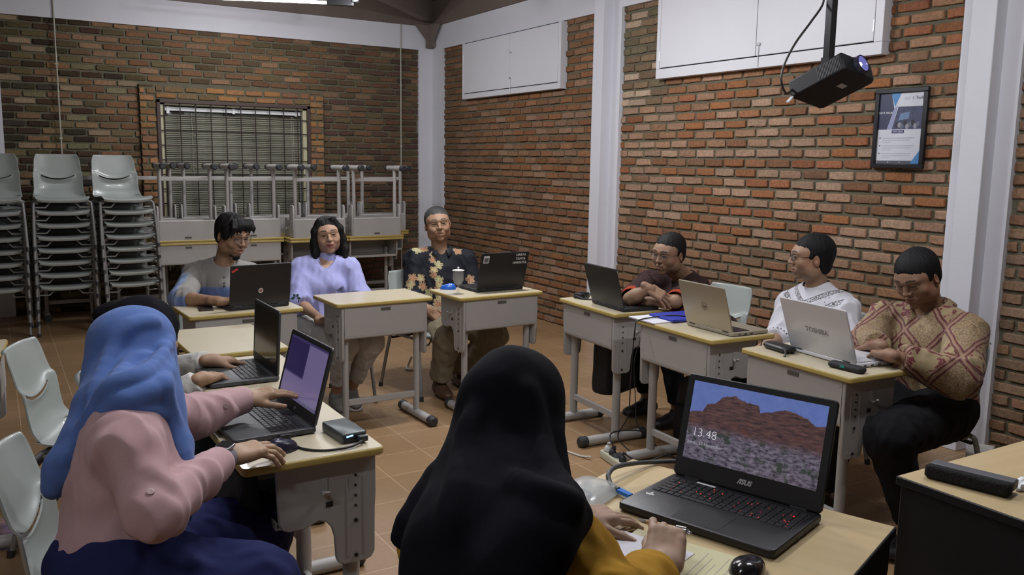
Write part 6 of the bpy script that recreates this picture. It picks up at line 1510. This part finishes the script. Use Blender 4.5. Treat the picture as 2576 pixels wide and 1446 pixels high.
def batikm():
    m, nt, bs = newmat('red_gold_batik'); L = nt.links; a = N(nt, 'ShaderNodeAttribute', attribute_name='suv')
    nz = N(nt, 'ShaderNodeTexNoise', i_Scale=7.0); L.new(a.outputs['Vector'], nz.inputs['Vector'])
    av = N(nt, 'ShaderNodeVectorMath', operation='SCALE'); L.new(nz.outputs['Color'], av.inputs[0]); av.inputs['Scale'].default_value = .03
    ad = N(nt, 'ShaderNodeVectorMath', operation='ADD'); L.new(a.outputs['Vector'], ad.inputs[0]); L.new(av.outputs[0], ad.inputs[1])
    sp = N(nt, 'ShaderNodeSeparateXYZ'); L.new(ad.outputs[0], sp.inputs[0]); x, y, z = sp.outputs
    u = MATH(nt, L, 'MULTIPLY', MATH(nt, L, 'ADD', MATH(nt, L, 'ADD', x, MATH(nt, L, 'MULTIPLY', y, .5)), z), 4.6); v = MATH(nt, L, 'MULTIPLY', MATH(nt, L, 'SUBTRACT', z, MATH(nt, L, 'ADD', x, MATH(nt, L, 'MULTIPLY', y, .5))), 4.6)
    def tri(w_): return MATH(nt, L, 'ABSOLUTE', MATH(nt, L, 'SUBTRACT', MATH(nt, L, 'FRACT', w_), .5))   # .5 at cell border
    e = MATH(nt, L, 'MAXIMUM', tri(u), tri(v))
    par = MATH(nt, L, 'MODULO', MATH(nt, L, 'ABSOLUTE', MATH(nt, L, 'ADD', MATH(nt, L, 'FLOOR', u), MATH(nt, L, 'FLOOR', v))), 2)
    vo = N(nt, 'ShaderNodeTexVoronoi', feature='DISTANCE_TO_EDGE', i_Scale=75.0); L.new(a.outputs['Vector'], vo.inputs['Vector']); cell = MATH(nt, L, 'LESS_THAN', vo.outputs['Distance'], .09)
    vf = N(nt, 'ShaderNodeTexVoronoi', feature='F1', i_Scale=90.0); L.new(a.outputs['Vector'], vf.inputs['Vector']); dot = MATH(nt, L, 'LESS_THAN', vf.outputs['Distance'], .22)
    g1 = MIXC(nt, L, cell, (.30, .215, .115), (.19, .12, .065)); g1 = MIXC(nt, L, MATH(nt, L, 'MULTIPLY', dot, .6), g1, (.09, .03, .02))
    bn = N(nt, 'ShaderNodeTexNoise', i_Scale=19.0, i_Detail=2.0, i_Distortion=1.2); L.new(a.outputs['Vector'], bn.inputs['Vector'])
    bl = MATH(nt, L, 'GREATER_THAN', bn.outputs[0], .45); ed = MATH(nt, L, 'LESS_THAN', MATH(nt, L, 'ABSOLUTE', MATH(nt, L, 'SUBTRACT', bn.outputs[0], .45)), .012)
    r1 = MIXC(nt, L, bl, (.13, .022, .024), (.31, .235, .125)); r1 = MIXC(nt, L, ed, r1, (.30, .16, .11)); r1 = MIXC(nt, L, MATH(nt, L, 'MULTIPLY', MATH(nt, L, 'MULTIPLY', dot, MATH(nt, L, 'SUBTRACT', 1, bl)), .8), r1, (.42, .25, .15))
    c0 = MIXC(nt, L, par, g1, r1)
    b1 = MATH(nt, L, 'GREATER_THAN', e, .40); b2 = MATH(nt, L, 'GREATER_THAN', e, .465); b3 = MATH(nt, L, 'LESS_THAN', MATH(nt, L, 'ABSOLUTE', MATH(nt, L, 'SUBTRACT', e, .40)), .008)
    bc = MIXC(nt, L, dot, (.11, .025, .024), (.27, .14, .09)); c0 = MIXC(nt, L, b1, c0, bc); c0 = MIXC(nt, L, b2, c0, (.28, .17, .11)); c0 = MIXC(nt, L, b3, c0, (.31, .22, .13))
    L.new(c0, bs.inputs['Base Color']); bs.inputs['Roughness'].default_value = .7; bs.inputs['Sheen Weight'].default_value = .1; return m
bm_ = batikm(); o = cloth(p.o, 'batik_shirt', S_, bm_, .006, foldfn((14, 14, 6), 16, [c['SL'], c['SR'], c['ER'], c['EL']], .14), .009); setsuv(o, c, p.T3, c['chest'])
cl = collar(p, c, bm_, .070, .036, open_=.8); setsuv(cl, c, p.T3, c['chest'])
trousers(c, p, 'trousers', weave('black_trousers', (.012, .012, .014)), seed=17, amp=.006, r=(.112, .090, .072, .064)); shoes(c, p, MATS['matte_black'])
S_, T = cap_hair(c, (.089, .107, .096), line=.070, temple=.054, back=-.075); hair_obj(p, c, S_, (.008, .008, .009), amp=.0014)
b = MB(); q0 = hit(o, 2300, 872, .002)[0]; b.tube([q0, q0+V3(0, 0, .035)], .0016, 6); b.tube([q0+V3(.0, -.02, .008), q0+V3(0, -.02, .032)], .0016, 6); b.build('pen_clip', mat('gold_pen_clip', (.5, .4, .2), .3, .8), p.o)
# ---- headscarves
def scarf(p, name, S_, m, folds, h=.006, amp=.006):
    P, Q = S_.mesh(h); P = smoothm(P, Q, 2); return np_obj(name, displace(P, Q, folds, amp) and None or P, Q, m, p.o) if False else np_obj(name, displace(P, Q, folds, amp), Q, m, p.o)
def scarf_head(S_, c, s=1.0, open_=True):
    H = np.array(c['head'], float); R = c['R']; T = lambda *a: H+R @ (V3(*a)*s)
    S_.ell(T(0, -.020, .034), V3(.098, .117, .104)*s, R, k=.04); S_.ell(T(0, .0, -.055), V3(.088, .098, .085)*s, R, k=.05)
    if open_: pass
    return T
def open_face(S_, c, s=1.0):
    H = np.array(c['head'], float); R = c['R']; T = lambda *a: H+R @ (V3(*a)*s); S_.ell(T(0, .135, -.018), V3(.062, .085, .088)*s, R, k=.006, sub=True)
def surf(S_, pts, h=.012):
    """points of the cloth surface seen along each direction"""
    P, Q = S_.mesh(h); rel = P-V3(0, 0, CAMH); f_, r_, u_ = np.array(_fw), np.array(_r), np.array(_u); d = rel @ f_
    px = 1288+FPX*(rel @ r_)/d; py = 723-FPX*(rel @ u_)/d; out = []
    for x, y in pts:
        m = np.hypot(px-x, py-y) < 16
        out.append(P[m][np.argmin(d[m])] if m.any() else pixw(x, y, float(d.mean())))
    return out
def ridge(S_, lines, k=.020, sink=.004):
    new = []
    for pts, r in lines:
        q = spline([Vector(v) for v in surf(S_, pts)], 3); q = [np.array(v)+np.array(_fw)*sink for v in q]; n = len(q)
        new.append((q, [r*(.45+.55*math.sin(PI*min(1, (i+1)/(n)*1.0)*.5+PI*.25)) for i in range(n)]))
    for q, rr in new: S_.chain(q, rr, k=k)
# ---- woman in the blue headscarf and pink blouse
c = dict(label='woman in blue headscarf and pink blouse using a mouse beside the violet screen laptop', skin=(.40, .255, .16), fem=True, hs=.98, w=1.02, hh=.003)
c['head'] = pixw(343, 892, 2.22); c['R'] = frame(unit(V3(.93, .34, -.22))); c['neck'] = pixw(318, 1010, 2.14); c['chest'] = pixw(318, 1165, 2.05); c['pelvis'] = pixw(292, 1420, 2.02)
c['SR'] = pixw(322, 1122, 1.91); c['SL'] = pixw(375, 1040, 2.32); c['ER'] = pixw(390, 1290, 1.86); c['WR'] = pz(574, 1146, .800); c['EL'] = pixw(492, 1048, 2.46); c['WL'] = pz(618, 1003, .825)
dR = unit(pz(700, 1116, .80)-c['WR']); c['handR'] = (dR, (-.1, -.15, 1), dict(curl=((12, 20, 12), (14, 22, 12), (20, 26, 14), (24, 28, 14)), spread=1.1, thumb=(30, 5), s=1.02), .0022)
c['handL'] = (unit(pz(694, 982, .84)-c['WL']), (.1, -.12, 1), dict(curl=(14, 16, 20, 24), spread=.6, thumb=(30, 10), s=.93), .0024)
c['KR'] = pz(640, 1475, .53); c['KL'] = pz(640, 1330, .50); c['AR'] = V3(.60, 2.22, .09); c['AL'] = V3(.62, 2.60, .09); c['toe'] = (1, 0, 0); c['eyes'] = False
p = human(c); p8 = p
S_ = torso_cloth(c, p, .010, (.062, .058, .041), .89, hem=.15, loose=1.0); cut_ends(S_, c, .89)
pink = weave('dusty_pink_cotton', (.50, .32, .33)); pin = [c['SL'], c['SR'], c['ER'], c['EL'], lp(c['ER'], c['WR'], .5), lp(c['EL'], c['WL'], .6)]
pb = cloth(p.o, 'pink_blouse', S_, pink, .005, foldfn((13, 13, 7), 21, pin, .10), .0060, 1)
for e, d in ((lp(c['ER'], c['WR'], .74), unit(c['WR']-c['ER'])), (lp(c['EL'], c['WL'], .74), unit(c['WL']-c['EL']))):
    S2 = SDF(); S2.cap(e-d*.035, e+d*.03, .0445, .0425, k=.01); S2.cap(e-d*.1, e+d*.2, .034, .034, k=.002, sub=True); P, Q = S2.mesh(.004); np_obj('cuff', P, Q, pink, p.o)
bt = mat('pink_button', (.42, .30, .29), .35)
buttons(p, [hit(pb, 384, 1232), hit(pb, 576, 1020)], bt, .0085)
S_ = SDF(); S_.ell(c['pelvis'], V3(.185, .15, .115), p.T3, k=.05)
for K_, q in ((c['KR'], 1), (c['KL'], -1)): S_.cap(c['pelvis']+p.T3 @ V3(.08*q, .02, -.01), K_, .115, .092, k=.05)
S_.cap(c['KR'], (c['AR'][0], c['AR'][1], .14), .092, .11, k=.05); S_.cap(c['KL'], (c['AL'][0], c['AL'][1], .14), .092, .11, k=.05); S_.box(V3(.5, 2.4, -.0), V3(.6, .6, .06), k=.01, sub=True)
cloth(p.o, 'navy_skirt', S_, weave('navy_cloth', (.018, .022, .085)), .008, foldfn((10, 14, 10), 22), .008)
shoes(c, p, MATS['matte_black'])
S_ = SDF(); T = scarf_head(S_, c, .93)
X = pixw
S_.chain([X(350, 955, 2.18), X(335, 985, 2.12)], [.085, .085], k=.05)
S_.chain([X(318, 880, 2.26), X(300, 955, 2.16), X(262, 1030, 2.08), X(214, 1105, 2.02), X(164, 1178, 1.98), X(136, 1228, 1.97)], [.070, .074, .060, .048, .036, .026], k=.04)
S_.chain([X(272, 1012, 2.05), X(325, 1000, 2.0), X(378, 1000, 2.04), X(412, 1010, 2.14)], [.048, .048, .046, .040], k=.05)     # over the near shoulder
S_.chain([X(395, 960, 2.10), X(422, 1050, 2.08), X(448, 1120, 2.06), X(464, 1200, 2.04), X(476, 1300, 2.05)], [.050, .036, .028, .022, .013], k=.035)
S_.chain([X(400, 960, 2.28), X(412, 1010, 2.34)], [.055, .045], k=.04)
ridge(S_, (([(436, 860), (400, 905), (350, 930), (292, 958), (240, 1010), (200, 1085), (160, 1160)], .013), ([(430, 945), (392, 978), (335, 995), (275, 1022), (225, 1075)], .012),
  ([(400, 800), (340, 818), (285, 860), (252, 930), (222, 1010)], .010), ([(438, 900), (425, 940), (428, 985), (452, 1060), (470, 1150)], .010), ([(248, 1075), (300, 1048), (365, 1040), (420, 1056)], .010),
  ([(365, 880), (318, 905), (275, 950), (240, 1000)], .009), ([(420, 985), (436, 1060), (458, 1140), (470, 1230)], .009)))
open_face(S_, c); scarf(p, 'blue_headscarf', S_, weave('cornflower_blue_cloth', (.085, .155, .40), .9), foldfn((9, 9, 3.5), 24), .005, .005)
# watch, ring and bracelet
d = unit(c['WR']-c['ER']); w0 = c['WR']-d*.022; Rf = frame(d, (-.15, -.3, 1)); b = MB(); b.M = Matrix([[*Rf[0], w0[0]], [*Rf[1], w0[1]], [*Rf[2], w0[2]], [0, 0, 0, 1]])
b.lathe([(.031, -.012), (.033, -.010), (.033, .010), (.031, .012), (.029, .012), (.029, -.012)], n=28, ax='y'); o = b.build('watch_strap', mat('lilac_grey_strap', (.20, .19, .22), .5), p.o)
nrm = unit(-np.array(_fw)*.75+V3(0, 0, .65)); nrm = unit(nrm-d*(nrm @ d)); Rw = np.stack([np.cross(d, nrm), d, nrm], 1); q0 = w0+nrm*.0325
b = MB(); b.M = Matrix([[*Rw[0], q0[0]], [*Rw[1], q0[1]], [*Rw[2], q0[2]], [0, 0, 0, 1]]); rslab(b, -.0195, .0195, -.022, .022, -.003, .007, .008, .003); wb = b.build('watch_case', mat('silver_watch_case', (.30, .29, .33), .3, .6), o)
b = MB(); b.M = Matrix([[*Rw[0], q0[0]], [*Rw[1], q0[1]], [*Rw[2], q0[2]], [0, 0, 0, 1]]); b.prism(rrect(-.0165, .0165, -.019, .019, .006), .0068, .0076); b.build('watch_face', mat('black_watch_glass', (.006, .006, .008), .12), o)
d2 = unit(c['WL']-c['EL']); b = MB(); R2 = frame(d2); g_ = mat('gold_bracelet', (.5, .38, .15), .3, .8)
for off in (-.012, -.002): b.M = Matrix([[*R2[0], (c['WL']+d2*off)[0]], [*R2[1], (c['WL']+d2*off)[1]], [*R2[2], (c['WL']+d2*off)[2]], [0, 0, 0, 1]]); b.tube([(.0275*math.cos(a*PI/12), 0, .0275*math.sin(a*PI/12)) for a in range(25)], .0011, 6)
b.build('bracelet', g_, p.o)
tp = p.tips['R'][0]; mid = lp(c['WR']+dR*.088+V3(0, 0, .003), tp[0], .33); R3 = frame(unit(tp[0]-(c['WR']+dR*.088)))
b = MB(); b.M = Matrix([[*R3[0], mid[0]], [*R3[1], mid[1]], [*R3[2], mid[2]], [0, 0, 0, 1]]); b.tube([(.0096*math.cos(a*PI/10), 0, .0096*math.sin(a*PI/10)) for a in range(21)], .0012, 6); b.build('ring', g_, p.o)
t = empty('handbag', (.56, 2.40, .50), .1, 'black handbag standing upright between the pink blouse woman and her desk', 'bag')
b = MB(); b.M = Matrix.Rotation(-.1, 4, 'Y'); rslab(b, -.03, .03, -.12, .12, 0, .20, .02, .01); b.build('body', MATS['black_nylon'], t)

# ---- woman in black headscarf with white knit sleeves
c = dict(label='woman in black headscarf, glasses and white knit sleeves typing behind the blue headscarf woman', skin=(.36, .22, .14), fem=True, hs=.97, w=1.0, hh=.004)
c['head'] = pixw(368, 846, 3.10); c['R'] = frame(unit(V3(.95, .12, -.30))); c['neck'] = pixw(340, 930, 3.08); c['chest'] = pixw(330, 1010, 3.08); c['pelvis'] = V3(.45, 3.18, .52)
c['SR'] = pixw(350, 975, 2.98); c['SL'] = pixw(380, 945, 3.25); c['ER'] = pixw(425, 1010, 2.98); c['WR'] = pz(508, 952, .785); c['EL'] = pixw(420, 935, 3.32); c['WL'] = pz(533, 906, .79)
c['handR'] = (unit(pz(570, 938, .775)-c['WR']), (0, 0, 1), dict(curl=((12, 18, 10), (14, 20, 12), (18, 24, 14), (22, 26, 16)), spread=1.4, thumb=(40, 10), s=.92), .0025)
c['handL'] = (unit(pz(606, 905, .775)-c['WL']), (0, 0, 1), dict(curl=((10, 16, 10), (14, 20, 12), (22, 26, 16), (28, 30, 18)), spread=1.4, thumb=(45, 15), s=.92), .0025)
c['KR'] = (.62, 3.10, .5); c['KL'] = (.62, 3.32, .5); c['AR'] = (.58, 3.1, .09); c['AL'] = (.58, 3.32, .09); c['toe'] = (1, 0, 0)
p = human(c); S_ = torso_cloth(c, p, .016, (.060, .054, .042), .93); cut_ends(S_, c, .93)
cloth(p.o, 'white_knit_sweater', S_, mat('white_knit', (.56, .55, .52), .9, bump=.5, bscale=160, bdist=.004), .005, foldfn((24, 24, 24), 31), .003)
trousers(c, p, 'trousers', MATS['black_trousers'], seed=32); shoes(c, p, MATS['matte_black'])
S_ = SDF(); scarf_head(S_, c, 1.04); S_.chain([X(345, 900, 3.1), X(335, 960, 3.06)], [.12, .15], k=.06); S_.ell(X(300, 790, 3.14), V3(.09, .09, .05), k=.05); open_face(S_, c)
scarf(p, 'black_headscarf', S_, weave('black_crepe', (.006, .006, .009), .9), foldfn((11, 11, 5), 33), .006, .005); glasses(p, c, (.05, .04, .03), w=.024, h=.020, r=.0022, sq=2.2)

# ---- woman in black headscarf and mustard top, seen from behind
c = dict(label='woman in long black headscarf and mustard top writing with a pen, seen from behind', skin=(.42, .28, .20), fem=True, hs=.93, w=.98, hh=.004)
c['head'] = pixw(1297, 1052, 1.60); c['R'] = frame(unit(V3(.93, .36, -.25))); c['neck'] = pixw(1262, 1232, 1.52); c['chest'] = pixw(1250, 1410, 1.46); c['pelvis'] = pixw(1230, 1680, 1.42)
c['SR'] = pixw(1432, 1425, 1.36); c['SL'] = pixw(1110, 1370, 1.60); c['ER'] = pixw(1530, 1560, 1.30); c['WR'] = pz(1668, 1432, .795); c['EL'] = pixw(1300, 1420, 1.66); c['WL'] = pz(1452, 1300, .792)
c['handL'] = (unit(pz(1612, 1288, .772)-c['WL']), (.05, -.1, 1), dict(curl=((8, 14, 10), (10, 18, 12), (12, 20, 14), (14, 22, 14)), spread=.5, thumb=(42, -4, 8), s=.98), .002)
c['handR'] = (unit(pz(1688, 1345, .80)-c['WR'])*.75+V3(0, 0, .42), (-.45, -.55, .70), dict(curl=((26, 52, 26), (40, 60, 34), (56, 72, 40), (64, 76, 42)), spread=1.0, thumb=(14, 10, 34), s=1.0), .002)
c['KR'] = V3(1.12, 1.10, .52); c['KL'] = V3(1.15, 1.42, .52); c['AR'] = V3(1.15, 1.12, .09); c['AL'] = V3(1.18, 1.42, .09); c['toe'] = (1, .3, 0); c['eyes'] = False
p = human(c); S_ = torso_cloth(c, p, .016, (.072, .066, .052), .88, hem=.15); cut_ends(S_, c, .88)
cloth(p.o, 'mustard_top', S_, weave('mustard_cloth', (.42, .225, .025), .85), .006, foldfn((16, 16, 9), 41, [c['SR'], c['ER']], .12), .007)
trousers(c, p, 'trousers', MATS['black_trousers'], seed=42); shoes(c, p, MATS['matte_black'])
S_ = SDF(); scarf_head(S_, c, .95)
S_.chain([X(1275, 1120, 1.57), X(1258, 1190, 1.52), X(1240, 1290, 1.46), X(1222, 1400, 1.40), X(1215, 1520, 1.38)], [.088, .096, .106, .122, .130], k=.05)
S_.chain([X(1165, 1220, 1.54), X(1130, 1290, 1.50), X(1105, 1380, 1.46), X(1100, 1500, 1.44)], [.035, .042, .040, .038], k=.04)
S_.chain([X(1325, 1225, 1.46), X(1390, 1272, 1.40), X(1462, 1300, 1.35)], [.062, .042, .018], k=.04)
S_.chain([X(1370, 1300, 1.32), X(1350, 1360, 1.28), X(1300, 1440, 1.27)], [.060, .052, .06], k=.04)
S_.chain([X(1105, 1215, 1.52), X(1062, 1262, 1.50), X(1030, 1310, 1.48), X(1008, 1350, 1.47)], [.030, .022, .018, .015], k=.025)
S_.chain([X(1365, 1120, 1.54), X(1378, 1190, 1.50), X(1410, 1255, 1.44)], [.034, .026, .026], k=.03)
ridge(S_, (([(1330, 970), (1345, 1060), (1385, 1160), (1440, 1250)], .010), ([(1190, 1030), (1165, 1120), (1150, 1220), (1130, 1340)], .009), ([(1290, 1200), (1350, 1240), (1430, 1264)], .009)), k=.03, sink=.005)
open_face(S_, c, .93); scarf(p, 'long_black_headscarf', S_, weave('black_navy_crepe', (.005, .005, .009), .9), foldfn((9, 9, 4), 44), .006, .005)
# pen held in the writing hand
t = empty('pen', (0, 0, 0), 0, 'tan and silver ballpoint pen held in the writing hand', 'pen')
a_, b_ = pz(1606, 1307, .772), pz(1738, 1340, .822); dd = unit(b_-a_); L_ = np.linalg.norm(b_-a_); q = lambda f: a_+(b_-a_)*f
b = MB(); b.tube([q(0), q(.06), q(.20)], [.0012, .004, .0056], 12); b.build('tip_cone', mat('bright_chrome', (.6, .6, .62), .2, .9), t)
b = MB(); b.tube([q(.20), q(.72)], .0058, 14); b.build('barrel', mat('tan_barrel', (.45, .27, .10), .35), t)
b = MB(); b.tube([q(.72), q(.94)], .0058, 14); b.tube([q(.94), q(1.0)], .0032, 10); b.tube([q(.74)+V3(0, 0, .007), q(.92)+V3(0, 0, .008)], .0018, 6); b.build('clip_end', mat('bright_chrome', (.6, .6, .62), .2, .9), t)
